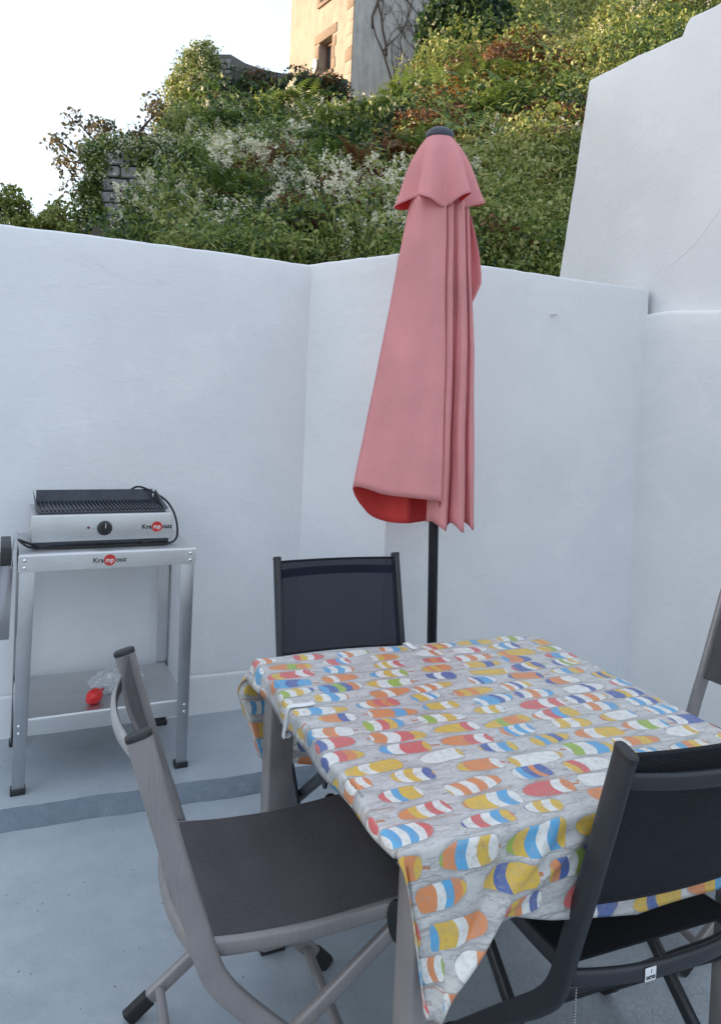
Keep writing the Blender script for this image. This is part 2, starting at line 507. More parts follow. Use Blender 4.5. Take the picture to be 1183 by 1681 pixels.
    colB = t.ramp(bh, [(0, white), (0.62, yel), (0.74, org), (0.83, white)], 'CONSTANT')
    bc = t.mix(odd, colA, colB)
    base = t.ramp(h5, [(0, yel), (0.30, org), (0.52, white), (0.64, cor), (0.74, yel), (0.84, blu), (0.94, lbl)], 'CONSTANT')
    bh2 = wnoise(t.m('ADD', row, t.m('MULTIPLY', cell, 23.0)), band, 8.5)
    bc = t.mix(t.m('LESS_THAN', bh2, 0.36), bc, base)
    bc = t.mix(t.m('MULTIPLY', t.step(t.noise(uv0, 120, 5, 0.75), 0.54, 0.68), 0.38), bc, (0.62, 0.6, 0.55, 1))
    bc = t.mix(t.m('MULTIPLY', t.step(t.noise(uv0, 60, 4, 0.7), 0.40, 0.68), 0.30), bc, (0.27, 0.23, 0.19, 1))
    scr = t.m('MULTIPLY', t.step(t.m('ABSOLUTE', t.m('SUBTRACT', t.noise(uv0, 95, 1, 0.5), 0.5)), 0.030, 0.008), t.m('MULTIPLY', t.m('GREATER_THAN', bh2, 0.55), t.m('LESS_THAN', t.m('ABSOLUTE', v2r), 0.011)))
    bc = t.mix(t.m('MULTIPLY', scr, 0.35), bc, (0.16, 0.13, 0.11, 1))
    bc = t.mix(0.12, bc, (0.42, 0.40, 0.37, 1))
    # grey weathered ground
    g1 = t.noise(t.mapping(uv0, (3.0, 8, 1)), 4.0, 6, 0.6)
    g2 = t.noise(t.mapping(uv0, (14, 40, 1)), 5, 5, 0.75)
    bg = t.ramp(t.m('ADD', t.m('MULTIPLY', g1, 0.65), t.m('MULTIPLY', g2, 0.35)), [(0.30, (0.32, 0.32, 0.325)), (0.48, (0.50, 0.49, 0.48)), (0.64, (0.62, 0.605, 0.585))])
    ring = t.m('MULTIPLY', t.step(d, 0.011, 0.0), 0.42)
    bg = t.mix(ring, bg, (0.20, 0.20, 0.205, 1))
    # knotted lines between the buoys
    ln = t.m('ADD', t.m('ABSOLUTE', v_raw), t.m('MULTIPLY', t.noise(t.mapping(uv0, (30, 4, 1)), 1.0, 2), 0.24))
    rope = t.m('MULTIPLY', t.step(t.m('ABSOLUTE', t.m('SUBTRACT', ln, 0.585)), 0.034, 0.015), t.m('GREATER_THAN', t.noise(t.mapping(uv0, (9, 15, 1)), 1.0, 0), 0.50))
    rc = t.ramp(offs, [(0, (0.30, 0.29, 0.28)), (0.62, (0.46, 0.19, 0.11))], 'CONSTANT')
    bg = t.mix(t.m('MULTIPLY', rope, 0.75), bg, rc)
    stick = t.m('MULTIPLY', t.m('MULTIPLY', t.m('LESS_THAN', q, -0.98), t.m('GREATER_THAN', q, -1.42)), t.m('LESS_THAN', t.m('ABSOLUTE', v2r), 0.0030))
    stick = t.m('MULTIPLY', stick, t.m('GREATER_THAN', h4, 0.45))
    bg = t.mix(stick, bg, t.ramp(h1, [(0, (0.50, 0.20, 0.10)), (0.6, (0.36, 0.33, 0.30))], 'CONSTANT'))
    gl = t.m('MULTIPLY', t.step(t.m('ABSOLUTE', t.m('SUBTRACT', t.noise(t.mapping(uv0, (10, 30, 1)), 1.0, 4, 0.6), 0.5)), 0.020, 0.004), 0.50)
    bg = t.mix(gl, bg, (0.22, 0.22, 0.22, 1))
    c = t.mix(inside, bg, bc)
    edge = t.m('MULTIPLY', t.step(t.m('ABSOLUTE', t.m('SUBTRACT', d, 0.0006)), 0.0013, 0.0003), 0.28)
    c = t.mix(edge, c, (0.22, 0.21, 0.20, 1))
    nm = t.bump(t.noise(uv0, 14, 4), 0.003, 0.25)
    return t.done(c, 0.30, 0, nm)
MAT['oilcloth'] = m_oilcloth()

def m_leaf(name, stops, trans=0.32, rough=0.5):
    t = NT(name)
    a = t.node('ShaderNodeAttribute'); a.attribute_name = 'tint'
    c = t.ramp(a.outputs['Fac'], stops)
    t.done(c, rough, 0)
    tr = t.node('ShaderNodeBsdfTranslucent'); t.put(tr.inputs[0], c)
    mx = t.node('ShaderNodeMixShader'); mx.inputs[0].default_value = trans
    t.l.new(t.b.outputs[0], mx.inputs[1]); t.l.new(tr.outputs[0], mx.inputs[2])
    t.l.new(mx.outputs[0], t.n['Material Output'].inputs[0])
    return t.mat
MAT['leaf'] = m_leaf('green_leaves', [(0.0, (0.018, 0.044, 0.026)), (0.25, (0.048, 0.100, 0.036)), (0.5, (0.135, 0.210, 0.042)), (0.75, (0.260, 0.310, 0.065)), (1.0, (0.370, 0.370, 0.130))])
MAT['leaf_dry'] = m_leaf('dry_brown_leaves', [(0.0, (0.045, 0.022, 0.012)), (0.4, (0.12, 0.055, 0.025)), (0.75, (0.24, 0.11, 0.035)), (1.0, (0.36, 0.20, 0.05))])
MAT['leaf_tree'] = m_leaf('brownish_green_leaves', [(0.0, (0.05, 0.045, 0.025)), (0.5, (0.13, 0.115, 0.055)), (1.0, (0.24, 0.19, 0.09))])
MAT['petal'] = m_leaf('cream_white_flowers', [(0.0, (0.38, 0.42, 0.24)), (0.5, (0.70, 0.68, 0.50)), (1.0, (0.90, 0.87, 0.72))], 0.3)
MAT['bark'] = simple('bark', (0.07, 0.05, 0.04), 0.85, 0, 0.3, 25, 0.5)
MAT['dry_stem'] = simple('dry_stem', (0.13, 0.085, 0.06), 0.85, 0, 0.3, 25)
MAT['soil'] = simple('bank_soil', (0.045, 0.035, 0.022), 0.95, 0, 0.35, 6, 0.5)
MAT['stone'] = simple('grey_stone', (0.30, 0.292, 0.285), 0.9, 0, 0.25, 14, 0.6)
MAT['mortar'] = simple('mortar', (0.15, 0.145, 0.14), 0.95, 0, 0.25, 14, 0.6)
MAT['dressed_stone'] = simple('tan_dressed_stone', (0.22, 0.165, 0.12), 0.85, 0, 0.15, 6, 0.4)
MAT['wood'] = simple('brown_window_timber', (0.17, 0.085, 0.05), 0.6, 0, 0.2, 20)
def m_render(name, a, b, c_):
    t = NT(name)
    p = t.coord()
    n = t.noise(p, 0.9, 7, 0.68); n2 = t.noise(t.mapping(p, (3, 3, 0.5)), 2.2, 6, 0.7)
    c = t.ramp(t.m('ADD', t.m('MULTIPLY', n, 0.5), t.m('MULTIPLY', n2, 0.5)), [(0.34, a), (0.5, b), (0.66, c_)])
    return t.done(c, 0.9, 0, t.bump(t.noise(p, 18, 6, 0.7), 0.03, 0.5))
MAT['render_cream'] = m_render('cream_old_render', (0.24, 0.195, 0.155), (0.35, 0.30, 0.245), (0.41, 0.36, 0.30))
MAT['render_grey'] = m_render('grey_roughcast', (0.30, 0.295, 0.285), (0.50, 0.49, 0.475), (0.64, 0.625, 0.60))
simple('slate', (0.06, 0.065, 0.075), 0.6, 0, 0.3, 8)
def m_glass(name, col, rough, alpha):
    t = NT(name)
    t.done(col, rough, 0, None)
    t.b.inputs['Alpha'].default_value = alpha
    return t.mat
MAT['pane'] = m_glass('window_glass', (0.03, 0.035, 0.045), 0.05, 1.0)
def m_bag():
    t = NT('clear_crumpled_plastic')
    p = t.coord()
    n = t.noise(p, 40, 5, 0.7)
    t.done((0.85, 0.87, 0.9), 0.12, 0, t.bump(n, 0.02, 0.9))
    t.put(t.b.inputs['Alpha'], t.m('MULTIPLY_ADD', t.step(n, 0.4, 0.7), 0.40, 0.28))
    return t.mat
MAT['bag'] = m_bag()

# ---------------------------------------------------------------- ground of the terrace
E1 = Vector((math.cos(0.3887), math.sin(0.3887), 0)); M1 = Vector((-E1.y, E1.x, 0))    # along / away from the table
def nz(p, s=1.0, seed=0): return noise.noise(Vector((p[0] * s + seed * 7.3, p[1] * s - seed * 3.1, (p[2] if len(p) > 2 else 0) * s + seed)))
mb = MB()
P = []
for j in range(61):
    row = []
    for i in range(81):
        x = -4 + 8 * i / 80; y = -2.5 + 8.5 * j / 60
        row.append((x, y, 0.0025 * nz((x, y), 1.6)))
    P.append(row)
mb.grid(P)
tag(mb.build('terrace_floor', MAT['floor'], smooth=180), kind='structure')
# raised strip along the foot of the walls
s0 = Vector((-0.347, 2.79, 0)); sd = Vector((0.929, 0.370, 0)); sn = Vector((-sd.y, sd.x, 0))
mb = MB()
rows = [[], [], [], [], [], []]
NS = 170
for i in range(NS + 1):
    a = -3.6 + 6.4 * i / NS
    j = 0.010 * nz((a, 0), 6) + 0.004 * nz((a, 3), 30)
    hz = 0.050 + 0.004 * nz((a, 9), 5)
    b = s0 + sd * a
    for k, (o, z) in enumerate(((-0.058, -0.01), (-0.050, 0.006), (-0.012, hz - 0.008), (0.004, hz), (0.04, hz + 0.001), (1.45, 0.052))):
        q = b + sn * (o + j)
        rows[k].append((q.x, q.y, z))
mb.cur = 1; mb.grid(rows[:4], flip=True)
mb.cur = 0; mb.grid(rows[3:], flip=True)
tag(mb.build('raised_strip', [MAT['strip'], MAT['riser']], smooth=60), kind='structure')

# ---------------------------------------------------------------- white walls
def wall_run(name, pts, z0, ztop, thick, parent=None, r=0.012, seed=1, amp=0.006, mat='wall', step=0.03, label=None):
    """rendered wall following a plan polyline, front on the right-hand side of travel"""
    pts = [Vector((p[0], p[1], 0)) for p in pts]
    stations = []
    for i in range(len(pts) - 1):
        a, b = pts[i], pts[i + 1]
        n = max(1, int((b - a).length / step))
        for k in range(n): stations.append(a.lerp(b, k / n))
    stations.append(pts[-1])
    rows = []
    N = len(stations)
    acc = 0
    for i, p in enumerate(stations):
        t0 = (stations[i] - stations[max(i - 1, 0)]); t1 = (stations[min(i + 1, N - 1)] - stations[i])
        d0 = Vector((t0.y, -t0.x, 0)).normalized() if t0.length > 1e-6 else None
        d1 = Vector((t1.y, -t1.x, 0)).normalized() if t1.length > 1e-6 else None
        if d0 is None: d0 = d1
        if d1 is None: d1 = d0
        f = (d0 + d1).normalized(); f = f / max(0.5, f.dot(d0))
        if i: acc += t0.length
        zt = ztop(acc) if callable(ztop) else ztop
        zt += 0.008 * nz((acc, seed), 2.2) + 0.004 * nz((acc, seed + 4), 11) + 0.002 * nz((acc, seed + 8), 31)
        prof = []
        nzs = 30
        for k in range(nzs + 1):
            z = z0 + (zt - r - z0) * k / nzs
            prof.append((amp * nz((acc, z, seed), 1.7) + amp * 0.4 * nz((acc, z, seed + 2), 5), z))
        e = prof[-1][0]
        for k in range(1, 5):
            a = PI / 2 * k / 4
            prof.append((e - r + r * math.cos(a), zt - r + r * math.sin(a)))
        prof.append((-thick + r, zt + 0.004 * nz((acc, 20 + seed), 3)))
        prof.append((-thick, zt - r)); prof.append((-thick, z0))
        rows.append([(p.x + f.x * o, p.y + f.y * o, z) for (o, z) in prof])
    mb = MB(); mb.grid(rows)
    nx = len(rows[0])
    mb.f.append(list(range(nx))); mb.mi.append(0)
    mb.f.append([(N - 1) * nx + k for k in range(nx)]); mb.mi.append(0)
    return mb.build(name, MAT[mat], parent, smooth=50)

WA = Vector((-0.606, 3.348, 0)); wd = Vector((math.cos(0.415), math.sin(0.415), 0))
C1 = (-0.262, 3.502)
far_left = WA - wd * 3.4
left_wall = tag(wall_run('courtyard_wall', [far_left[:2], C1, (C1[0] + 0.12, C1[1] + 0.06)], -0.1, lambda a: 2.135 - 0.010 * a, 0.22, seed=1),
    'long white painted wall behind the grill trolley', 'wall')
def plinth(pts, parent, seed):
    o = wall_run('plinth', pts, 0.03, 0.222, 0.02, parent, r=0.012, seed=seed, amp=0.005, step=0.06)
    return o
off = Vector((wd.y, -wd.x, 0)) * 0.028
plinth([(far_left + off)[:2], ((Vector((*C1, 0)) + off))[:2]], left_wall, 5)
back_wall = tag(wall_run('courtyard_wall', [(C1[0] - 0.03, C1[1] + 0.03), (0.125, 3.171), (1.43, 3.812)], -0.1, 2.103, 0.24, seed=3),
    'white painted wall with a bend behind the closed pink parasol', 'wall')
d5 = Vector((-0.379, 0.9254, 0)); n5 = Vector((-0.9254, -0.379, 0)); CR = Vector((1.414, 3.805, 0))
pr_end = CR - d5 * 3.6
right_wall = tag(wall_run('courtyard_wall', [(CR + d5 * 0.06)[:2], pr_end[:2]], -0.1, lambda a: 1.965 + 0.012 * math.sin(a * 9) * math.exp(-a) - 0.01 * a, 0.06, seed=6, r=0.02),
    'lower white wall on the right, with a rounded ledge on top', 'wall')
# tall wall standing on it
poly = [(0.86, 1.4), (0.785, 2.275), (0.68, 2.85), (0.590, 3.385), (0.2, 3.365), (-0.105, 3.335), (-0.120, 3.375), (-0.150, 3.405), (-0.30, 3.392), (-1.2, 3.40), (-3.6, 3.40), (-3.6, 1.4)]
pl = []
for (a0, z0), (a1, z1) in zip(poly, poly[1:] + poly[:1]):
    n = max(1, int(math.hypot(a1 - a0, z1 - z0) / 0.05))
    for k in range(n):
        t = k / n
        a = a0 + (a1 - a0) * t; z = z0 + (z1 - z0) * t
        pl.append((a + 0.006 * nz((a, z), 9), z + 0.006 * nz((a, z), 9, 3)))
mb = MB()
vf = [CR + d5 * a - n5 * 0.045 + Vector((0, 0, z)) for a, z in pl]
vb = [v - n5 * 0.30 for v in vf]
n = len(pl)
mb.add(vf + vb, [tuple(range(n)), tuple(range(2 * n - 1, n - 1, -1))] + [(i, n + i, n + (i + 1) % n, (i + 1) % n) for i in range(n)])
tall_wall = tag(mb.build('house_wall', MAT['wall'], bevel=0.012), 'tall white end wall rising above the ledge at upper right', 'wall')
for path, r in ((((0.0, 2.115), (-0.13, 2.22), (-0.27, 2.30), (-0.44, 2.47), (-0.62, 2.62)), 0.010), (((0.42, 2.78), (0.30, 2.86), (0.16, 2.90), (0.02, 3.0), (-0.16, 3.06)), 0.005)):
    pts = smooth_path([CR + d5 * a - n5 * 0.047 + Vector((0, 0, z)) for a, z in path], 8)
    pts = [p + Vector((0, 0, 0.008 * nz(p, 14))) for p in pts]
    MB().tube(pts, lambda q: 0.32 * r * (0.5 + 0.5 * math.sin(PI * q)) + 0.001, 8).build('plaster_seam', MAT['wall'], tall_wall, smooth=180)
# small peg in the wall and its plug holes
w3 = (Vector((1.43, 3.812, 0)) - Vector((0.125, 3.171, 0))).normalized(); w3n = Vector((w3.y, -w3.x, 0))
q = Vector((0.125, 3.171, 0)) + w3 * 0.835 + Vector((0, 0, 1.915))
Mw = Matrix.Translation(q) @ Matrix((w3, -w3n, Vector((0, 0, 1)))).transposed().to_4x4()
pg = MB(); pg.cyl((0, -0.045, 0), 0.006, 0.06, 10, 'Y', 0.008, Mw); pg.cyl((0, -0.05, 0), 0.010, 0.008, 10, 'Y', None, Mw)
tag(pg.build('wall_peg', MAT['white_plastic']), 'small white peg sticking out of the wall right of the parasol', 'wall peg')
# unseen house added beyond the left-hand wall to shade the terrace from low sun
mb = MB(); mb.box(-17.0, -7.5, 1.0, 11.5, -0.2, 5.2)
for k in range(3): mb.box(-7.5, -7.44, 2.6 + k * 2.8, 3.6 + k * 2.8, 2.4, 3.8)
rf = [(-17.3, 0.7, 5.2), (-7.2, 0.7, 5.2), (-7.2, 11.8, 5.2), (-17.3, 11.8, 5.2), (-12.2, 0.7, 6.8), (-12.2, 11.8, 6.8)]
mb.add(rf, [(0, 1, 4), (2, 3, 5), (1, 2, 5, 4), (3, 0, 4, 5)])
tag(mb.build('unseen_shade_house', MAT['render_cream'], smooth=0), kind='structure')

# ---------------------------------------------------------------- table and cloth
TB = Vector((0.0936, 1.183, 0)); SIDE = 0.915
def T2W(u, v, z): p = TB + E1 * u + M1 * v; return Vector((p.x, p.y, z))
ANG = 0.3887
tc = TB + E1 * SIDE / 2 + M1 * SIDE / 2
tc = tc - E1 * 0.012
table = empty('garden_table', (tc.x, tc.y, 0), ANG + 0.036, 'square taupe metal garden table under the buoy print cloth', 'table')
hs = SIDE / 2 - 0.030
MB().box(-hs, hs, -hs, hs, 0.712, 0.742).build('tabletop', MAT['taupe'], table, 0.004)
for sx_ in (-1, 1):
    for sy_ in (-1, 1):
        x, y = sx_ * (hs - 0.040), sy_ * (hs - 0.036)
        mb = MB(); mb.sweep([(x, y, 0.010), (x, y, 0.35), (x, y, 0.7115)], rrect(0.068, 0.066, 16, 8), (0, 1, 0))
        lg = mb.build('leg', MAT['taupe'], table)
        MB().box(x - 0.033, x + 0.033, y - 0.032, y + 0.032, 0.0, 0.012).build('foot_cap', MAT['black_plastic'], lg, 0.002)
for s_ in (-1, 1):
    MB().box(-hs + 0.076, hs - 0.076, s_ * (hs - 0.036) - 0.012, s_ * (hs - 0.036) + 0.012, 0.655, 0.711).build('apron', MAT['taupe'], table, 0.003)
    MB().box(s_ * (hs - 0.040) - 0.012, s_ * (hs - 0.040) + 0.012, -hs + 0.072, hs - 0.072, 0.655, 0.711).build('apron', MAT['taupe'], table, 0.003)

def interp(x, xs, ys): return float(np.interp(x, xs, ys))
SU = 0.893
LIP, RDROP, FDROP = 0.055, 0.14, 0.305
def hem(s):
    return interp(s, [-0.06, 0.0, 0.045, 0.08, 0.125, 0.17, 0.22, 0.30, 0.5, 0.7, 0.95], [0.285, 0.288, 0.285, 0.248, 0.205, 0.172, 0.163, 0.185, 0.228, 0.225, 0.18])
def gs(x, c, w): return math.exp(-((x - c) / w) ** 2)
ZT = 0.7465
def cloth_pos(s, t):
    rr = 0.010
    def drop(o):
        if o < rr * PI / 2: return rr * math.sin(o / rr), rr * (1 - math.cos(o / rr))
        return rr, rr + o - rr * PI / 2
    os_ = -s if s < 0 else (s - SU if s > SU else 0.0)
    ot = -t if t < 0 else (t - SIDE if t > SIDE else 0.0)
    ss = -1 if s < 0 else 1
    st = -1 if t < 0 else 1
    us = min(max(s, 0), SU); ut = min(max(t, 0), SIDE)
    if os_ == 0 and ot == 0:
        return T2W(s, t, ZT + 0.0012 * nz((s, t), 5) + 0.0006 * nz((s, t, 3), 14))
    if ot > 0 and os_ == 0:
        o, d = drop(ot)
        if st < 0:   # near side, hangs and is pressed in by the chair
            k = min(1.0, d / 0.2)
            o += -0.022 * gs(s, 0.62, 0.25) * k
            o += 0.020 * gs(s, 0.10, 0.07) * k - 0.012 * gs(s, 0.19, 0.05) * k
            # slanting folds running from the pressed-in spot down to the free corner
            for (c0, sl, amp, w) in ((0.30, 0.95, 0.016, 0.020), (0.40, 1.5, 0.012, 0.025), (0.22, 0.55, -0.008, 0.022)):
                o += amp * gs(s + d * sl, c0, w) * min(1, d / 0.06)
            s2 = s + 0.18 * d * gs(s, 0, 0.06)
            return T2W(s2, -o, ZT - d)
        k = min(1, d / 0.2)
        o += 0.018 * k * math.sin(s * 21 + 0.5) * min(1, s / 0.1) + 0.012 * k
        return T2W(s + interp(d, [0, 0.10, 0.30], [0, -0.032, 0.035]) * gs(s, 0, 0.12), SIDE + o, ZT - d)
    if os_ > 0 and ot == 0:
        o, d = drop(os_)
        if ss < 0: o += 0.35 * d * (0.3 + 0.5 * gs(t, SIDE, 0.10)) + 0.004 * math.sin(t * 24)
        else: o += 0.015 * math.sin(t * 17) * min(1, d / 0.1)
        return T2W(-o if ss < 0 else SU + o, t, ZT - d)
    r = math.hypot(os_, ot); ph = math.atan2(ot, os_)
    o, d = drop(r)
    bulge = 0.30 * d * math.sin(2 * ph)
    ax = (o + bulge) * math.cos(ph); ay = (o + bulge) * math.sin(ph)
    if ss < 0 and st < 0:
        return T2W(0.18 * d - ax * 0.7, -ay * (1 - 0.2 * math.cos(ph)), ZT - d)
    if ss < 0 and st > 0:
        return T2W(interp(d, [0, 0.10, 0.30], [0, -0.032, 0.035]) - ax * 0.6, SIDE + ay + 0.012 * min(1, d / 0.2), ZT - d)
    return T2W(us + ss * ax, ut + st * ay, ZT - d)
def lin(a, b, n): return [a + (b - a) * i / n for i in range(n + 1)]
S_ = lin(-LIP, -0.018, 3) + lin(-0.0155, 0.0, 5) + lin(0.0, SU, 84)[1:] + lin(SU, SU + 0.0157, 5)[1:] + lin(SU + 0.02, SU + RDROP, 8)
TF = [-0.0032 * k for k in range(0, 6)]
rows, uvs = [], []
KF = 34
tl = [('f', k) for k in range(KF, 5, -1)] + [('n', v) for v in TF[::-1]] + [('n', v) for v in lin(0, SIDE, 84)[1:]] + [('n', SIDE + 0.0032 * k) for k in range(1, 6)] + [('b', k) for k in range(1, 19)]
for kind_, k in tl:
    row, ur = [], []
    for s in S_:
        if kind_ == 'f': t = -0.016 - (hem(s) - 0.016) * (k - 5) / (KF - 5)
        elif kind_ == 'b': t = SIDE + 0.016 + (FDROP + 0.02 * math.sin(s * 9) - 0.016) * k / 18
        else: t = k
        if s < 0:
            s = s * interp(t, [-0.3, 0.0, 0.15, 0.4, 0.7, 0.95], [0.30, 0.36, 0.60, 0.85, 1.0, 1.1])
        row.append(cloth_pos(s, t)); ur.append((s, t))
    rows.append(row); uvs.append(ur)
mb = MB(); mb.grid(rows)
cloth = mb.build('tablecloth', MAT['oilcloth'], None, smooth=180, recalc=False)
uvl = cloth.data.uv_layers.new(name='flat')
flat = [q for r_ in uvs for q in r_]
for lp in cloth.data.loops: uvl.data[lp.index].uv = flat[lp.vertex_index]
sm = cloth.modifiers.new('thickness', 'SOLIDIFY'); sm.thickness = 0.0012; sm.offset = 1.0
tag(cloth, 'grey wipe-clean tablecloth printed with coloured fishing buoys', 'tablecloth')

def clip(u, v, rz, label):
    """spring tablecloth clip: a bent plastic strip hooked over the table edge; local +x points outwards"""
    c = empty('tablecloth_clip', T2W(u, v, 0), rz, label, 'clip', 'white clips holding the tablecloth')
    pr = rrect(0.0035, 0.017, 12, 5)
    path = smooth_path([(-0.048, 0, ZT + 0.006), (-0.02, 0, ZT + 0.0045), (0.008, 0, ZT + 0.005), (0.0165, 0, ZT - 0.004), (0.019, 0, ZT - 0.03), (0.0235, 0, ZT - 0.066)], 6)
    b = MB(); b.sweep(path, pr, (0, 1, 0)); b.build('grip', MAT['white_plastic'], c)
    path = smooth_path([(0.0225, 0, ZT - 0.060), (0.012, 0, ZT - 0.064), (0.000, 0, ZT - 0.050), (-0.012, 0, ZT - 0.0365)], 6)
    b = MB(); b.sweep(path, pr, (0, 1, 0)); b.build('spring', MAT['white_plastic'], c)
    return c
clip(0.0, 0.575, ANG + PI, 'white plastic clip on the left edge of the tablecloth')
clip(0.455, SIDE, ANG + PI / 2, 'white plastic clip on the far edge of the tablecloth')

# ---------------------------------------------------------------- folding chairs
def make_chair(loc, fwd, fm, fab, label, tagged=False, chain=False, light=False, low=1.0, back=None):
    c = empty('folding_chair', loc, math.atan2(fwd[1], fwd[0]), label, 'chair', 'folding garden chairs round the table')
    FM, FB = MAT[fm], MAT[fab]
    HW = 0.226
    post = smooth_path([(-0.140, 0, 0.903), (-0.104, 0, 0.77), (-0.062, 0, 0.62), (-0.030, 0, 0.515), (-0.010, 0, 0.445), (0.012, 0, 0.392), (0.055, 0, 0.338), (0.15, 0, 0.245), (0.27, 0, 0.125), (0.386, 0, 0.010)], 6)
    post = [Vector((p.x, 0, p.z if p.z < 0.445 else 0.445 + (p.z - 0.445) * low)) for p in post]
    zz_ = lambda z: 0.445 + (z - 0.445) * low
    def post_x(z):
        for a, b in zip(post, post[1:]):
            if b.z <= z <= a.z: return a.x + (b.x - a.x) * (a.z - z) / (a.z - b.z)
    for s_ in (1, -1):
        y = s_ * HW
        b = MB(); b.sweep([(p.x, y, p.z) for p in post], lambda q: rrect(0.046 - 0.010 * max(0, (q - 0.55)) / 0.45, 0.022, 18, 3.2), (0, 1, 0))
        po = b.build('back_post', FM, c)
        t = (post[0] - post[1]).normalized()
        b = MB(); b.sweep([post[0] + Vector((0, y, 0)) - t * 0.004, post[0] + Vector((0, y, 0)) + t * 0.004, post[0] + Vector((0, y, 0)) + t * 0.007], lambda q: rrect(0.048 - 0.014 * max(0, q - 0.5), 0.024 - 0.01 * max(0, q - 0.5), 18, 3), (0, 1, 0))
        b.build('end_cap', MAT['black_plastic'], po)
        t = (post[-1] - post[-4]).normalized()
        e = post[-1] + Vector((0, y, 0))
        b = MB(); b.sweep([e - t * 0.045, e - t * 0.01, e + t * 0.004], rrect(0.041, 0.028, 16, 4), (0, 1, 0)); b.build('foot_cap', MAT['rubber'], po)
        # rear leg, inside the post
        y2 = s_ * 0.2005
        A, B = Vector((0.375, y2, 0.392)), Vector((-0.10, y2, 0.012))
        b = MB(); b.sweep([A, A.lerp(B, 0.5), B], rrect(0.032, 0.020, 16, 4), (0, 1, 0)); rl = b.build('rear_leg', FM, c)
        t = (B - A).normalized()
        b = MB(); b.sweep([B - t * 0.055, B - t * 0.01, B + t * 0.006], rrect(0.037, 0.025, 16, 4), (0, 1, 0)); b.build('foot_cap', MAT['rubber'], rl)
        # seat rail
        rail = smooth_path([(-0.010, y2, 0.436), (0.08, y2, 0.428), (0.20, y2, 0.426), (0.31, y2, 0.434), (0.395, y2, 0.441)], 6)
        b = MB(); b.sweep(rail, rrect(0.036, 0.020, 16, 3), (0, 1, 0)); b.build('seat_rail', FM, c)
        # joint plate
        jy = s_ * 0.2135
        b = MB()
        outl = []
        for k in range(20):
            a = 2 * PI * k / 20
            outl.append((0.385 + 0.026 * math.cos(a) - 0.014 * math.sin(a), 0.408 + 0.052 * math.sin(a) + 0.004 * math.cos(a)))
        vs = [(x, jy - 0.0035, z) for x, z in outl] + [(x, jy + 0.0035, z) for x, z in outl]
        b.add(vs, [tuple(range(20)), tuple(range(39, 19, -1))] + [(k, (k + 1) % 20, 20 + (k + 1) % 20, 20 + k) for k in range(20)])
        jp = b.build('joint_plate', MAT['black_plastic'], c, 0.001)
        for (bx, bz, br) in ((0.388, 0.436, 0.0075), (0.384, 0.385, 0.0095)):
            b = MB(); b.cyl((bx, jy + s_ * 0.003, bz), br, s_ * 0.004, 14, 'Y', br * 0.7)
            b.build('bolt', MAT['bolt_steel'] if br < 0.008 else MAT['black_plastic'], jp)
        # pivot between post and rear leg
        b = MB(); b.cyl((0.155, s_ * 0.2095, 0.222), 0.010, s_ * 0.008, 14, 'Y'); b.build('pivot', MAT['black_plastic'], c)
    # seat cloth
    Pt, Pb = [], []
    for i in range(25):
        x = -0.004 + 0.425 * i / 24
        rt, rb = [], []
        for j in range(17):
            y = -0.199 + 0.398 * j / 16
            edge = (1 - (abs(y) / 0.199) ** 2.5)
            z = float(np.interp(x, [-0.01, 0.08, 0.20, 0.31, 0.40, 0.425], [0.4545, 0.447, 0.445, 0.4545, 0.4650, 0.4610])) - 0.014 * edge * math.sin(PI * min(1, max(0, x / 0.42)))
            if x > 0.40: y *= 1 - 0.05 * ((x - 0.40) / 0.02) ** 2
            rt.append((x, y, z)); rb.append((x, y, z - 0.004))
        Pt.append(rt); Pb.append(rb)
    b = MB(); b.grid(Pt, flip=True); b.grid(Pb)
    o = len(Pt) * len(Pt[0]); nx_ = 17; ny_ = 25
    rim = [j for j in range(nx_)] + [i * nx_ + nx_ - 1 for i in range(1, ny_)] + [(ny_ - 1) * nx_ + j for j in range(nx_ - 2, -1, -1)] + [i * nx_ for i in range(ny_ - 2, 0, -1)]
    for a, d in zip(rim, rim[1:] + rim[:1]): b.f.append([a, d, d + o, a + o]); b.mi.append(0)
    b.build('seat', FB, c, smooth=50)
    b = MB(); b.tube([(0.398, -0.19, 0.446), (0.398, 0.0, 0.444), (0.398, 0.19, 0.446)], 0.010, 12); b.build('front_bar', FM, c)
    # back cloth
    Pf, Pk = [], []
    zs = lin(zz_(0.592), zz_(0.893), 22)
    for z in zs:
        rf_, rk_ = [], []
        x0 = post_x(z) + 0.006
        for j in range(21):
            y = -0.214 + 0.428 * j / 20
            cv = 1 - (abs(y) / 0.214) ** 2
            x = x0 - 0.018 * cv
            rf_.append((x, y, z)); rk_.append((x - 0.003, y, z))
        Pf.append(rf_); Pk.append(rk_)
    b = MB(); b.grid(Pf); b.grid(Pk, flip=True)
    o = 21 * 23; nx_, ny_ = 21, 23
    rim = [j for j in range(nx_)] + [i * nx_ + nx_ - 1 for i in range(1, ny_)] + [(ny_ - 1) * nx_ + j for j in range(nx_ - 2, -1, -1)] + [i * nx_ for i in range(ny_ - 2, 0, -1)]
    for a, d in zip(rim, rim[1:] + rim[:1]): b.f.append([a, d, d + o, a + o]); b.mi.append(0)
    bk = b.build('backrest', MAT[back] if back else FB, c, smooth=50)
    for z in (zz_(0.893), zz_(0.594)):
        x0 = post_x(z) + 0.0045
        b = MB(); b.tube([(x0 - 0.018 * (1 - (y / 0.214) ** 2), y, z) for y in lin(-0.214, 0.214, 20)], 0.0042, 8); b.build('hem', FB, bk)
    # bowed bar behind the backrest
    zb = zz_(0.850)
    xb = post_x(zb) - 0.004
    pts = [(xb - 0.040 * (1 - (abs(y) / 0.216) ** 2.2), y, zb) for y in lin(-0.216, 0.216, 24)]
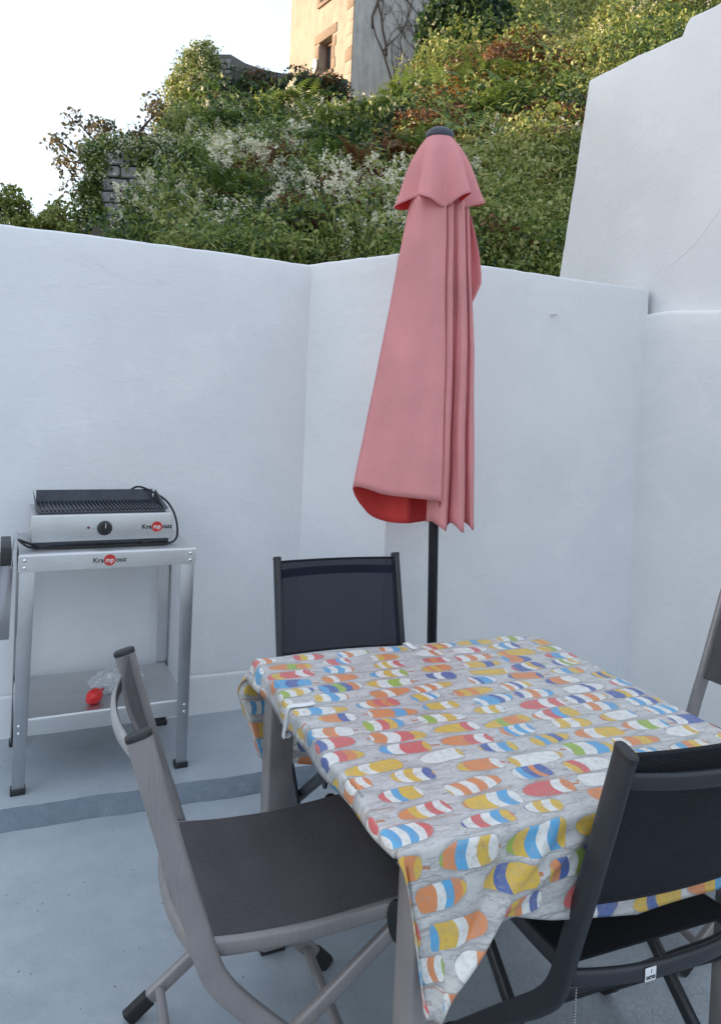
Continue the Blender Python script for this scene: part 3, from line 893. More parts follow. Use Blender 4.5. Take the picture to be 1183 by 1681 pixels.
    b = MB(); b.sweep(pts, rrect(0.013, 0.030, 14, 3), (0, 0, 1)); b.build('back_bar', MAT['taupe_light'] if light else FM, c)
    zb = 0.446
    xb = post_x(zb) - 0.012
    pts = [(xb - 0.038 * (1 - (abs(y) / 0.216) ** 2.2), y, zb - 0.004 * (abs(y) / 0.2)) for y in lin(-0.216, 0.216, 24)]
    b = MB(); b.sweep(pts, rrect(0.016, 0.032, 14, 3), (0, 0, 1)); lb = b.build('lower_bar', FM, c)
    # cross bars low down
    b = MB(); b.sweep([(-0.035, -0.19, 0.066), (-0.035, 0, 0.066), (-0.035, 0.19, 0.066)], rrect(0.022, 0.016, 12, 4), (0, 0, 1)); b.build('cross_bar', FM, c)
    b = MB(); b.sweep([(0.33, -0.216, 0.066), (0.33, 0, 0.066), (0.33, 0.216, 0.066)], rrect(0.022, 0.016, 12, 4), (0, 0, 1)); b.build('cross_bar', FM, c)
    if tagged:
        yt = 0.075
        xt = xb - 0.038 * (1 - (abs(yt) / 0.216) ** 2.2) - 0.0088
        b = MB(); b.box(xt - 0.0012, xt, yt - 0.0125, yt + 0.0125, zb - 0.014, zb + 0.011)
        tg = b.build('brand_tag', MAT['logo_white'], c, 0.0004)
        Mt = Matrix.Translation((xt - 0.0015, yt, zb - 0.006)) @ Matrix(((0, 0, -1), (-1, 0, 0), (0, 1, 0))).to_4x4()
        text_mesh('lettering', 'oceo', 0.0125, MAT['logo_black'], tg, Mt, 0.0003, 0.85, 0.0004)
        Mt = Matrix.Translation((xt - 0.0015, yt - 0.001, zb + 0.004)) @ Matrix(((0, 0, -1), (-1, 0, 0), (0, 1, 0))).to_4x4()
        text_mesh('lettering', '/', 0.008, MAT['logo_black'], tg, Mt, 0.0003, 1.0, 0.0004)
    if chain:
        b = MB()
        for k in range(26):
            zc = 0.40 - 0.0055 * k
            b.lathe([(0.0003, -0.002), (0.0017, -0.0012), (0.0021, 0), (0.0017, 0.0012), (0.0003, 0.002)], (0.0, 0.185, zc), 8)
        b.cyl((0.0, 0.185, 0.19), 0.0012, 0.07, 6)
        b.build('bead_chain', MAT['bolt_steel'], c)
    return c
make_chair((-0.311, 1.557, 0), (0.936, 0.351), 'taupe', 'fabric_taupe', 'taupe framed folding chair at the left side of the table', light=True, low=0.90)
make_chair((-0.008, 2.560, 0), (0.374, -0.927), 'black_metal', 'fabric_black', 'black folding chair facing the camera at the far side of the table', back='fabric_sheer')
nrl = Vector((0.394, 1.361, 0)) - M1 * 0.022 + E1 * 0.226
make_chair((nrl.x, nrl.y, 0), (-0.379, 0.925), 'black_metal', 'fabric_black', 'black folding chair with its back to the camera, nearest on the right', True, True)
make_chair((1.198, 2.263, 0), (-0.955, -0.297), 'taupe', 'fabric_taupe', 'folding chair at the right-hand table side, cut by the picture edge')

# ---------------------------------------------------------------- closed parasol
ub = Vector((0.326, 2.86, 0)); ut = Vector((0.252, 2.85, 2.50))
par = empty('parasol', ub, 0, 'closed faded pink parasol on a dark pole behind the table', 'parasol')
def UP(z): return ub.lerp(ut, z / 2.50) - ub
b = MB(); b.sweep([UP(0.05), UP(1.2), UP(2.47)], [(0.019 * math.cos(2 * PI * i / 20), 0.019 * math.sin(2 * PI * i / 20)) for i in range(20)], (0, 1, 0)); b.build('pole', MAT['pole_paint'], par)
b = MB(); b.lathe([(0.20, 0.0), (0.215, 0.012), (0.21, 0.04), (0.13, 0.062), (0.05, 0.072), (0.036, 0.08), (0.034, 0.30), (0.022, 0.305)], (0, 0, 0.0), 36); b.build('base', MAT['concrete_base'], par)
b = MB(); tp = UP(2.478); b.lathe([(0.012, -0.10), (0.045, -0.02), (0.0525, -0.012), (0.054, 0.004), (0.050, 0.014), (0.034, 0.026), (0.018, 0.032), (0.004, 0.033)], tp, 28); b.build('finial', MAT['finial_plastic'], par)
def closed_spline(pts, n):
    N = len(pts); out = []
    for i in range(N):
        a, b_, c, d = (np.array(pts[(i + k) % N], float) for k in (-1, 0, 1, 2))
        for k in range(n):
            t = k / n
            out.append(0.5 * ((2 * b_) + (c - a) * t + (2 * a - 5 * b_ + 4 * c - d) * t * t + (3 * b_ - a - 3 * c + d) * t ** 3))
    return out
# plan sections (x right, y away) from front-left round; matched point for point at three heights
sec_bot = [(-0.322, 0.02), (-0.20, -0.075), (-0.09, -0.115), (0.004, -0.108), (0.016, -0.100), (-0.004, -0.055), (-0.030, -0.030), (-0.012, -0.062), (0.020, -0.092), (0.040, -0.085), (0.046, -0.050), (0.050, -0.030), (0.062, -0.062), (0.085, -0.082), (0.104, -0.066), (0.104, -0.030), (0.112, -0.012), (0.128, -0.040), (0.146, -0.030), (0.150, 0.03), (0.10, 0.085), (0.02, 0.11), (-0.06, 0.085), (-0.10, 0.05), (-0.17, 0.105), (-0.25, 0.085)]
sec_mid = [(-0.208, 0.01), (-0.130, -0.070), (-0.05, -0.100), (0.012, -0.096), (0.022, -0.088), (0.006, -0.055), (-0.006, -0.040), (0.010, -0.062), (0.034, -0.086), (0.052, -0.080), (0.058, -0.052), (0.062, -0.040), (0.072, -0.062), (0.092, -0.078), (0.108, -0.064), (0.108, -0.036), (0.114, -0.020), (0.126, -0.040), (0.140, -0.026), (0.140, 0.03), (0.095, 0.075), (0.02, 0.095), (-0.05, 0.08), (-0.07, 0.05), (-0.115, 0.085), (-0.175, 0.06)]
sec_top = [(-0.108, 0.0), (-0.078, -0.060), (-0.035, -0.085), (0.012, -0.086), (0.020, -0.082), (0.012, -0.064), (0.008, -0.058), (0.016, -0.066), (0.032, -0.078), (0.046, -0.074), (0.051, -0.058), (0.055, -0.052), (0.063, -0.060), (0.078, -0.068), (0.090, -0.054), (0.090, -0.040), (0.094, -0.030), (0.102, -0.036), (0.110, -0.020), (0.108, 0.03), (0.080, 0.065), (0.02, 0.082), (-0.035, 0.07), (-0.055, 0.05), (-0.078, 0.06), (-0.100, 0.035)]
sec_cap = [(0.048 * math.cos(PI - 2 * PI * i / 26 * -1), 0.048 * math.sin(PI + 2 * PI * i / 26)) for i in range(26)]
hem_z = [1.135, 1.125, 1.118, 1.112, 1.100, 1.045, 1.020, 1.028, 1.010, 0.998, 1.004, 1.012, 1.026, 1.006, 0.990, 1.000, 1.022, 1.012, 0.996, 1.01, 1.01, 1.01, 1.0, 1.0, 0.995, 1.03]
A_ = [closed_spline(s, 5) for s in (sec_cap, sec_top, sec_mid, sec_bot)]
hz = [float(q[0]) for q in closed_spline([(z, z) for z in hem_z], 5)]
nA = len(A_[0])
rows = []
for k in range(57):
    f = k / 56
    row = []
    for i in range(nA):
        z = 2.46 + (hz[i] - 2.46) * f
        g = [(2.46, 0), (2.22, 1), (1.68, 2), (1.06, 3)]
        if z >= 2.22: a, c, w = A_[0][i], A_[1][i], (2.46 - z) / 0.24
        elif z >= 1.68: a, c, w = A_[1][i], A_[2][i], (2.22 - z) / 0.54
        else: a, c, w = A_[2][i], A_[3][i], (1.68 - z) / 0.62
        p = a + (c - a) * w
        wob = 0.004 * nz((p[0] * 3, p[1] * 3, z), 4) + 0.0035 * nz((i * 0.16, 0, z * 0.9), 3.0, 5) * min(1, (2.46 - z) / 0.3)
        if i <= 15: wob += 0.010 * math.sin(i * 0.62 + 1.2 * z) * (2.46 - z) / 1.4 * math.sin(PI * i / 15)
        q = UP(z) + Vector((p[0] + wob, p[1] + wob, 0))
        row.append(q)
    row.append(row[0]); rows.append(row)
b = MB(); b.grid(rows)
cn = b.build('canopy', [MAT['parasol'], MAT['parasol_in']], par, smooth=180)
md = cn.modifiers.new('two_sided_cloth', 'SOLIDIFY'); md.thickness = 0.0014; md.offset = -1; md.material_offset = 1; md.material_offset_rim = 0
# loose flap of canopy on the right
fl = []
for k in range(15):
    f = k / 14
    z = 2.24 - 0.40 * f
    w = 0.062 * math.sin(min(1, f / 0.72) * PI / 2) if f < 0.72 else 0.062 * (1 - (f - 0.72) / 0.28) ** 0.8
    row = []
    for j in range(7):
        g = j / 6
        row.append(UP(z) + Vector((0.095 + (w + 0.01) * g, 0.02 + 0.03 * math.sin(g * PI) - 0.02 * g, -0.03 * g * f)))
    fl.append(row)
b = MB(); b.grid(fl)
fo = b.build('canopy_fold', [MAT['parasol'], MAT['parasol_in']], par, smooth=180)
md = fo.modifiers.new('two_sided_cloth', 'SOLIDIFY'); md.thickness = 0.002
# vent flap on top: short skirt with a wavy hem
fl = []
lob = [(-PI * 0.98, 0.168, 2.205), (-PI * 0.86, 0.100, 2.235), (-PI * 0.78, 0.098, 2.232), (-PI * 0.70, 0.150, 2.222), (-PI * 0.60, 0.140, 2.208), (-PI * 0.50, 0.096, 2.192), (-PI * 0.42, 0.090, 2.196), (-PI * 0.33, 0.140, 2.226), (-PI * 0.265, 0.158, 2.238), (-PI * 0.235, 0.100, 2.215), (-PI * 0.17, 0.088, 2.200), (-PI * 0.06, 0.172, 2.226), (PI * 0.10, 0.155, 2.235), (PI * 0.24, 0.09, 2.24), (PI * 0.38, 0.14, 2.22), (PI * 0.5, 0.09, 2.21), (PI * 0.64, 0.15, 2.23), (PI * 0.76, 0.09, 2.22), (PI * 0.88, 0.15, 2.21)]
cs = closed_spline([(l[1] * math.cos(l[0]), l[1] * math.sin(l[0]), l[2]) for l in lob], 8)
for k in range(21):
    f = k / 20
    row = []
    for p in cs:
        p = np.array(p)
        a = math.atan2(p[1], p[0]); r_ = math.hypot(p[0], p[1])
        r0 = 0.051
        fr = f ** 0.85
        rr_ = r0 + (0.118 - r0) * min(1, fr * 1.0) * (1 - f ** 2) + (r_ - r0) * f ** 2
        rr_ = r0 + ((r_ if f > 0.0 else r0) - r0) * f ** 0.92 + 0.022 * math.sin(PI * f) * (1 - f)
        z = 2.468 + (p[2] - 2.468) * f
        row.append(UP(z) + Vector((rr_ * math.cos(a), rr_ * math.sin(a), 0)))
    row.append(row[0]); fl.append(row)
b = MB(); b.grid(fl)
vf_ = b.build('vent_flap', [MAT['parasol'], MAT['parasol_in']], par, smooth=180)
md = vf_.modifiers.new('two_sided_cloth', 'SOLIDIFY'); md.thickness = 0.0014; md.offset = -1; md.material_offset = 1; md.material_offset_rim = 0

# ---------------------------------------------------------------- grill trolley
CF = Vector((-1.148, 2.552, 0.052)); CA = 0.4465; CW, CD = 0.610, 0.44
cart = empty('grill_trolley', CF, CA, 'two-shelf brushed steel trolley carrying the electric grill', 'trolley')
ZTOP, ZSH = 0.838, 0.262
for (x0, y0, sx_, sy_) in ((0, 0, 1, 1), (CW, 0, -1, 1), (0, CD, 1, -1), (CW, CD, -1, -1)):
    b = MB()
    Lw, Ld, th = 0.052, 0.045, 0.004
    outl = [(0, 0), (Lw, 0), (Lw, th), (th, th), (th, Ld), (0, Ld)]
    ins = 0.004
    for z0, z1, g in ((0.018, ZTOP - 0.003, 1),):
        pts = [(x0 + sx_ * (x + ins), y0 + sy_ * (y + ins)) for x, y in outl]
        lo = [(x0 + sx_ * (x * 0.78 + ins), y0 + sy_ * (y * 0.85 + ins)) for x, y in outl]
        vs = [(x, y, z0) for x, y in lo] + [(x, y, z1) for x, y in pts]
        b.add(vs, [(k, (k + 1) % 6, 6 + (k + 1) % 6, 6 + k) for k in range(6)] + [(5, 4, 3, 2, 1, 0), (6, 7, 8, 9, 10, 11)])
    lg = b.build('leg', MAT['steel_v'], cart, 0.0012)
    b = MB(); xa, xb_ = sorted((x0 + sx_ * -0.001, x0 + sx_ * 0.048)); ya, yb = sorted((y0 + sy_ * -0.001, y0 + sy_ * 0.044))
    b.box(xa, xb_, ya, yb, -0.001, 0.019); b.build('foot_cap', MAT['black_plastic'], lg, 0.003)
def tray(name, zt, h, inset):
    """folded sheet with rounded front lip and aprons"""
    b = MB()
    x0, x1, y0, y1 = (0.0, CW, 0.0, CD) if not inset else (0.008, CW - 0.008, 0.0085, CD - 0.0085)
    yl = y0 - (0.0 if not inset else 0.0)
    prof = []
    rr_ = 0.010
    for k in range(7):
        a = PI / 2 * k / 6
        prof.append((rr_ * (1 - math.cos(a)), zt - rr_ + rr_ * math.sin(a)))
    ring = []
    for (d, z) in [(0.0, zt - h)] + prof:
        ring.append([(x0 + d, y0 + d, z), (x1 - d, y0 + d, z), (x1 - d, y1 - d, z), (x0 + d, y1 - d, z)])
    vs, fs = [], []
    for r_ in ring: vs += r_
    for k in range(len(ring) - 1):
        for i in range(4): fs.append((k * 4 + i, k * 4 + (i + 1) % 4, (k + 1) * 4 + (i + 1) % 4, (k + 1) * 4 + i))
    L = (len(ring) - 1) * 4
    fs.append((L, L + 1, L + 2, L + 3))
    iz = zt - 0.004
    ib = [(x0 + 0.003, y0 + 0.003), (x1 - 0.003, y0 + 0.003), (x1 - 0.003, y1 - 0.003), (x0 + 0.003, y1 - 0.003)]
    o = len(vs)
    vs += [(x, y, zt - h) for x, y in ib] + [(x, y, iz - rr_) for x, y in ib]
    for i in range(4):
        j = (i + 1) % 4
        fs += [(i, j, o + j, o + i), (o + i, o + j, o + 4 + j, o + 4 + i)]
    fs.append((o + 4, o + 5, o + 6, o + 7))
    b.add(vs, fs)
    return b.build(name, MAT['steel'], cart, smooth=40)
top_sh = tray('top_shelf', ZTOP, 0.062, False)
low_sh = tray('lower_shelf', ZSH, 0.060, True)
for sh, z0 in ((top_sh, ZTOP - 0.022), (low_sh, ZSH - 0.022)):
    for x in (0.020, CW - 0.020):
        for dz in (0, 0.026):
            yy = -0.0 if sh is top_sh else 0.0035
            b = MB(); b.lathe([(0.0065, 0.0), (0.0058, 0.0018), (0.003, 0.0032), (0.0004, 0.0036)], (0, 0, 0), 14, Matrix.Translation((x, yy, z0 - dz)) @ Matrix.Rotation(PI / 2, 4, 'X'))
            b.build('bolt', MAT['bolt_steel'], sh)
def logo(parent, x, y, z, size, name='logo'):
    Mx = lambda dx, dy, dz: Matrix.Translation((x + dx, y + dy, z + dz)) @ Matrix.Rotation(PI / 2, 4, 'X')
    b = MB(); b.cyl((0, 0, 0), size * 0.78, 0.0009, 28, 'Z', None, Mx(0.0, -0.0004, 0)); b.build('emblem', MAT['logo_red'], parent)
    b = MB(); b.box(-size * 0.80, size * 0.80, -size * 0.30, size * 0.30, 0, 0.0004, Mx(0, -0.0010, 0)); b.build('emblem_band', MAT['steel'], parent) if False else None
    text_mesh('lettering', 'Kra', size * 0.92, MAT['logo_black'], parent, Mx(-size * 1.50, -0.0012, 0.0), 0.0004, 1.05, 0.0004)
    text_mesh('lettering', 'mp', size * 0.92, MAT['logo_white'], parent, Mx(0.0, -0.0016, 0.0), 0.0004, 0.95, 0.0003)
    text_mesh('lettering', 'ouz', size * 0.92, MAT['logo_black'], parent, Mx(size * 1.52, -0.0012, 0.0), 0.0004, 1.05, 0.0004)
logo(top_sh, 0.300, -0.0003, ZTOP - 0.033, 0.026)

# electric grill standing on it
GZ = ZTOP + 0.052
gr = empty('electric_grill', CF + Vector((math.cos(CA) * 0.287 - math.sin(CA) * 0.07, math.sin(CA) * 0.287 + math.cos(CA) * 0.07, ZTOP)), CA, 'stainless electric plancha grill with black plate on top of the trolley', 'grill')
GW, GD = 0.495, 0.31
b = MB(); b.box(-GW / 2, GW / 2, 0, GD, 0.024, 0.122); body = b.build('body', MAT['steel'], gr, 0.005, 3)
b = MB(); b.box(-GW / 2 + 0.012, GW / 2 - 0.012, 0.012, GD - 0.012, 0.006, 0.0235); b.build('underside', MAT['enamel_black'], gr, 0.002)
for x, y in ((-0.20, 0.03), (0.20, 0.03), (-0.20, GD - 0.04), (0.20, GD - 0.04), (0.155, 0.022)):
    b = MB(); b.box(x - 0.022, x + 0.022, y - 0.016, y + 0.016, 0.0, 0.0225); b.build('foot', MAT['black_plastic'], gr, 0.003)
# black cooking tray with raised back and side splash guards
b = MB()
t0, t1 = -0.222, 0.222
yb0, yb1 = 0.022, GD - 0.012
b.box(t0, t1, yb0, yb1, 0.1225, 0.130); pl_ = b.build('cooking_plate', MAT['enamel_black'], gr, 0.002)
b = MB()
for k in range(31):
    x = t0 + 0.012 + (t1 - t0 - 0.024) * k / 30
    b.box(x - 0.0034, x + 0.0034, yb0 + 0.012, yb1 - 0.012, 0.1302, 0.1365)
b.build('ridges', MAT['enamel_black'], pl_, 0.0012, 1)
b = MB()
def slab(b, p, q, hp, hq, out, th=0.0025, z0=0.131):
    p, q, out = Vector(p), Vector(q), Vector(out)
    tp_, tq = p + out + Vector((0, 0, hp)), q + out + Vector((0, 0, hq))
    nrm = (q - p).cross(tp_ - p).normalized() * th
    b.add([p, q, tq, tp_, p + nrm, q + nrm, tq + nrm, tp_ + nrm], [(0, 1, 2, 3), (7, 6, 5, 4), (0, 4, 5, 1), (1, 5, 6, 2), (2, 6, 7, 3), (3, 7, 4, 0)])
slab(b, (t0, yb1, 0.1295), (t1, yb1, 0.1295), 0.046, 0.046, (0, 0.012, 0))
slab(b, (t0, yb0, 0.1295), (t0, yb1, 0.1295), 0.006, 0.046, (-0.012, 0.004, 0))
slab(b, (t1, yb1, 0.1295), (t1, yb0, 0.1295), 0.046, 0.006, (0.012, 0.004, 0))
b.build('splash_guard', MAT['enamel_black'], gr)
b = MB(); b.lathe([(0.0265, 0), (0.0265, 0.006), (0.024, 0.010), (0.0225, 0.020), (0.0205, 0.023), (0.001, 0.0235)], (0, 0, 0), 30, Matrix.Translation((0.0, 0.0, 0.071)) @ Matrix.Rotation(PI / 2, 4, 'X')); kn = b.build('knob', MAT['black_plastic'], gr)
b = MB(); b.box(-0.0045, 0.0045, -0.030, -0.0232, 0.071 - 0.021, 0.071 + 0.021); b.build('grip', MAT['black_plastic'], kn, 0.0015)
b = MB(); b.box(-0.001, 0.001, -0.0312, -0.0298, 0.071 + 0.004, 0.071 + 0.020); b.build('pointer', MAT['logo_white'], kn)
b = MB(); b.cyl((-0.056, -0.001, 0.074), 0.0048, -0.003, 14, 'Y', 0.004); b.build('indicator_lamp', simple('dark_red_lens', (0.16, 0.02, 0.02), 0.2), gr)
logo(gr, 0.188, -0.0006, 0.071, 0.025)
cord = smooth_path([(0.10, GD + 0.006, 0.06), (0.12, GD + 0.03, 0.14), (0.16, GD + 0.022, 0.182), (0.205, GD - 0.03, 0.174), (0.258, GD - 0.10, 0.142), (0.278, GD - 0.18, 0.10), (0.280, 0.07, 0.05), (0.268, 0.03, 0.018), (0.235, 0.005, 0.0052), (0.16, -0.006, 0.0048), (0.02, 0.0, 0.0048), (-0.12, -0.004, 0.0048), (-0.21, 0.02, 0.006), (-0.262, 0.045, 0.02), (-0.285, 0.03, 0.034), (-0.278, 0.0, 0.030), (-0.255, -0.008, 0.014), (-0.225, 0.01, 0.0065)], 8)
b = MB(); b.tube(cord, 0.0043, 8); b.build('power_cord', MAT['rubber'], gr)

# bin hooked on the trolley's left side
hb = CF + Vector((math.cos(CA) * -0.036 - math.sin(CA) * 0.03, math.sin(CA) * -0.036 + math.cos(CA) * 0.03, 0))
bn = empty('side_bin', hb, CA, 'narrow grey metal bin hooked on the left side of the trolley', 'bin')
b = MB()
vs = []
for (w, d0, d1, z) in ((0.016, -0.02, 0.20, 0.545), (0.021, -0.025, 0.22, 0.80)):
    vs += [(-w, d0, z), (w, d0, z), (w, d1, z), (-w, d1, z)]
b.add(vs, [(3, 2, 1, 0), (0, 1, 5, 4), (1, 2, 6, 5), (2, 3, 7, 6), (3, 0, 4, 7)])
for (w, d0, d1, z) in ((0.0185, -0.0285, 0.1985, 0.547), (0.0255, -0.0385, 0.2185, 0.80)):
    pass
bo = b.build('shell', MAT['steel_dark'], bn, recalc=True)
md = bo.modifiers.new('sheet', 'SOLIDIFY'); md.thickness = 0.002
b = MB(); b.box(-0.019, 0.015, -0.018, 0.205, 0.76, 0.862); b.build('liner', MAT['black_plastic'], bn, 0.004)
for y in (0.0, 0.09):
    pth = smooth_path([(0.014, y - 0.02, 0.79), (0.020, y - 0.02, 0.85), (0.024, y - 0.02, 0.890), (0.032, y - 0.02, 0.897), (0.040, y - 0.02, 0.890)], 5)
    b = MB(); b.sweep(pth, rrect(0.003, 0.012, 10, 4), (0, 1, 0)); b.build('hook', MAT['bolt_steel'], bn)

# things on the lower shelf
sz = CF.z + ZSH
def cart_pt(a, d, z): return Vector((CF.x + math.cos(CA) * a - math.sin(CA) * d, CF.y + math.sin(CA) * a + math.cos(CA) * d, z))
p0 = cart_pt(0.275, 0.075, sz)
b = MB()
prof = [(0.0005, -0.048), (0.010, -0.046), (0.014, -0.040), (0.012, -0.036), (0.020, -0.030), (0.0265, -0.018), (0.027, 0.0), (0.024, 0.016), (0.016, 0.026), (0.009, 0.030), (0.009, 0.036), (0.0045, 0.039), (0.004, 0.060), (0.001, 0.062)]
Mr = Matrix.Translation(p0 + Vector((0, 0, 0.0265))) @ Matrix.Rotation(CA + 0.95, 4, 'Z') @ Matrix.Rotation(PI / 2 - 0.06, 4, 'Y')
b.lathe(prof, (0, 0, 0), 26, Mr)
tag(b.build('squeeze_bottle', MAT['red_plastic']), 'small red plastic squeeze bottle lying on the lower trolley shelf', 'bottle')
bm = bmesh.new(); bmesh.ops.create_icosphere(bm, subdivisions=5, radius=1.0)
for v in bm.verts:
    d = v.co.normalized()
    k = 1 + 0.30 * noise.noise(d * 2.3 + Vector((4, 1, 2))) + 0.20 * abs(noise.noise(d * 5.5)) + 0.10 * noise.noise(d * 12)
    z = d.z * 0.040 * k
    v.co = Vector((d.x * 0.098 * k, d.y * 0.068 * k, max(z + 0.034, 0.001 + 0.002 * abs(noise.noise(d * 9)))))
me = bpy.data.meshes.new('plastic_bag'); bm.to_mesh(me); bm.free()
bag = bpy.data.objects.new('plastic_bag', me); COL.objects.link(bag); finish(bag, MAT['bag'], 70)
bag.location = cart_pt(0.365, 0.185, sz + 0.001); bag.rotation_euler = (0, 0, CA + 0.5)
tag(bag, 'crumpled clear plastic bag on the lower shelf beside the red bottle', 'bag')

# ---------------------------------------------------------------- the bank behind the walls
def hill(x, y):
    x = np.asarray(x, float); y = np.asarray(y, float)
    az = x / y
    s = 0.6 + 0.55 * np.clip(az + 0.02, 0, 0.4)
    yc = np.interp(az, [-.9, -.6, -.41, -.385, -.37, -.33, -.27, -.25, -.235, -.2, -.02, .03, .07, .11, .3], [5.5, 5.8, 6.3, 6.6, 7.4, 8.3, 8.8, 10.2, 12.4, 12.7, 11.4, 12.0, 13.4, 18, 23])
    z = 1.7 + s * (np.minimum(y, yc) - 5) - 0.15 * np.maximum(y - yc, 0)
    z = z + 0.16 * np.sin(x * 1.9 + 0.6 * y) * np.sin(y * 1.3 + 1) + 0.10 * np.sin(x * 3.7 - y * 2.1)
    return z
P = []
for j in range(90):
    y = 4.75 + 23 * (j / 89) ** 1.3
    P.append([(y * a, y, float(hill(y * a, y)) - 0.12 + 0.08 * nz((y * a, y), 2.2)) for a in np.linspace(-0.95, 0.75, 100)])
mb = MB(); mb.grid(P)
tag(mb.build('hillside', MAT['soil'], smooth=180), kind='structure')
# distant ground sheet out to the horizon, below everything
mb = MB(); mb.grid([[(-1500, -1500, -0.25), (1500, -1500, -0.25)], [(-1500, 1500, -0.25), (1500, 1500, -0.25)]])
tag(mb.build('ground', MAT['soil'], smooth=0), kind='structure')

def unit(v): return v / np.maximum(np.linalg.norm(v, axis=-1, keepdims=True), 1e-9)
def leaf_quads(C, Nrm, size, aspect=0.62, fold=0.25):
    """rhombus leaves; C (n,3) base, Nrm facing, random in-plane direction"""
    n = len(C)
    r = RNG.normal(size=(n, 3)); r[:, 2] -= 0.7
    d = unit(r - (r * Nrm).sum(1, keepdims=True) * Nrm)
    w = np.cross(Nrm, d)
    s = size[:, None]
    a = C
    b = C + d * s * 0.45 + w * s * aspect * 0.5 + Nrm * s * fold * 0.3
    c = C + d * s - Nrm * s * 0.12
    e = C + d * s * 0.45 - w * s * aspect * 0.5 + Nrm * s * fold * 0.3
    return np.stack([a, b, c, e], 1)
def clump(P, up, rad, n, size, tint, squash=0.75, jit=0.7, tj=0.16):
    """leaves on the outside of a lumpy dome"""
    d = RNG.normal(size=(n, 3)); d = unit(d + np.asarray(up) * 0.9)
    k = 1 + 0.25 * np.sin(d[:, 0] * 5 + P[0] * 3) * np.cos(d[:, 2] * 6 + P[1] * 2)
    rr = rad * k * (0.55 + 0.5 * RNG.random(n) ** 0.6)
    c = np.asarray(P) + d * rr[:, None] * np.array([1, 1, squash])
    nn = unit(d + RNG.normal(size=(n, 3)) * jit)
    q = leaf_quads(c, nn, size * (0.6 + 0.8 * RNG.random(n)))
    t = np.clip(tint + RNG.normal(size=n) * tj, 0, 1)
    return q, t
class Foliage:
    def __init__(s): s.q, s.t = [], []
    def clump(s, *a, **k):
        q, t = clump(*a, **k); s.q.append(q); s.t.append(t)
    def add(s, q, t): s.q.append(q); s.t.append(t)
    def build(s, name, mat, parent=None):
        return array_mesh(name, np.concatenate(s.q), 4, MAT[mat], parent, np.concatenate(s.t))
def up_at(x, y):
    e = 0.15
    n = np.array([-(hill(x + e, y) - hill(x - e, y)) / (2 * e), -(hill(x, y + e) - hill(x, y - e)) / (2 * e), 1.0])
    return n / np.linalg.norm(n)
# patches on the bank (plan position, radius)
DRY = [(-0.80, 8.9, 0.55), (0.08, 8.7, 0.75), (2.15, 11.4, 1.0), (1.75, 10.4, 0.9), (2.0, 9.4, 0.5), (-1.2, 8.5, 0.35), (0.5, 9.6, 0.4), (-0.1, 7.8, 0.45), (1.2, 12.0, 0.6), (-0.7, 7.3, 0.3), (2.6, 12.6, 0.7)]
YEL = [(-0.21, 11.9, 0.35), (1.6, 11.0, 0.35), (2.3, 10.8, 0.3), (0.9, 10.6, 0.3)]
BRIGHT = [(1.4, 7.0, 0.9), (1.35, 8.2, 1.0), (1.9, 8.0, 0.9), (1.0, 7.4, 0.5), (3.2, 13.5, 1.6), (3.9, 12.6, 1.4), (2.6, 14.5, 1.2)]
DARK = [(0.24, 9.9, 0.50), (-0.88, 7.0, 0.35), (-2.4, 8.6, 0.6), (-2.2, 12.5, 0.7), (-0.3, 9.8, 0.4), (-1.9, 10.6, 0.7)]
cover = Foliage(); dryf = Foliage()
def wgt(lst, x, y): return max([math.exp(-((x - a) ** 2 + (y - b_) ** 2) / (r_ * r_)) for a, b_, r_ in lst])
cnt = 0
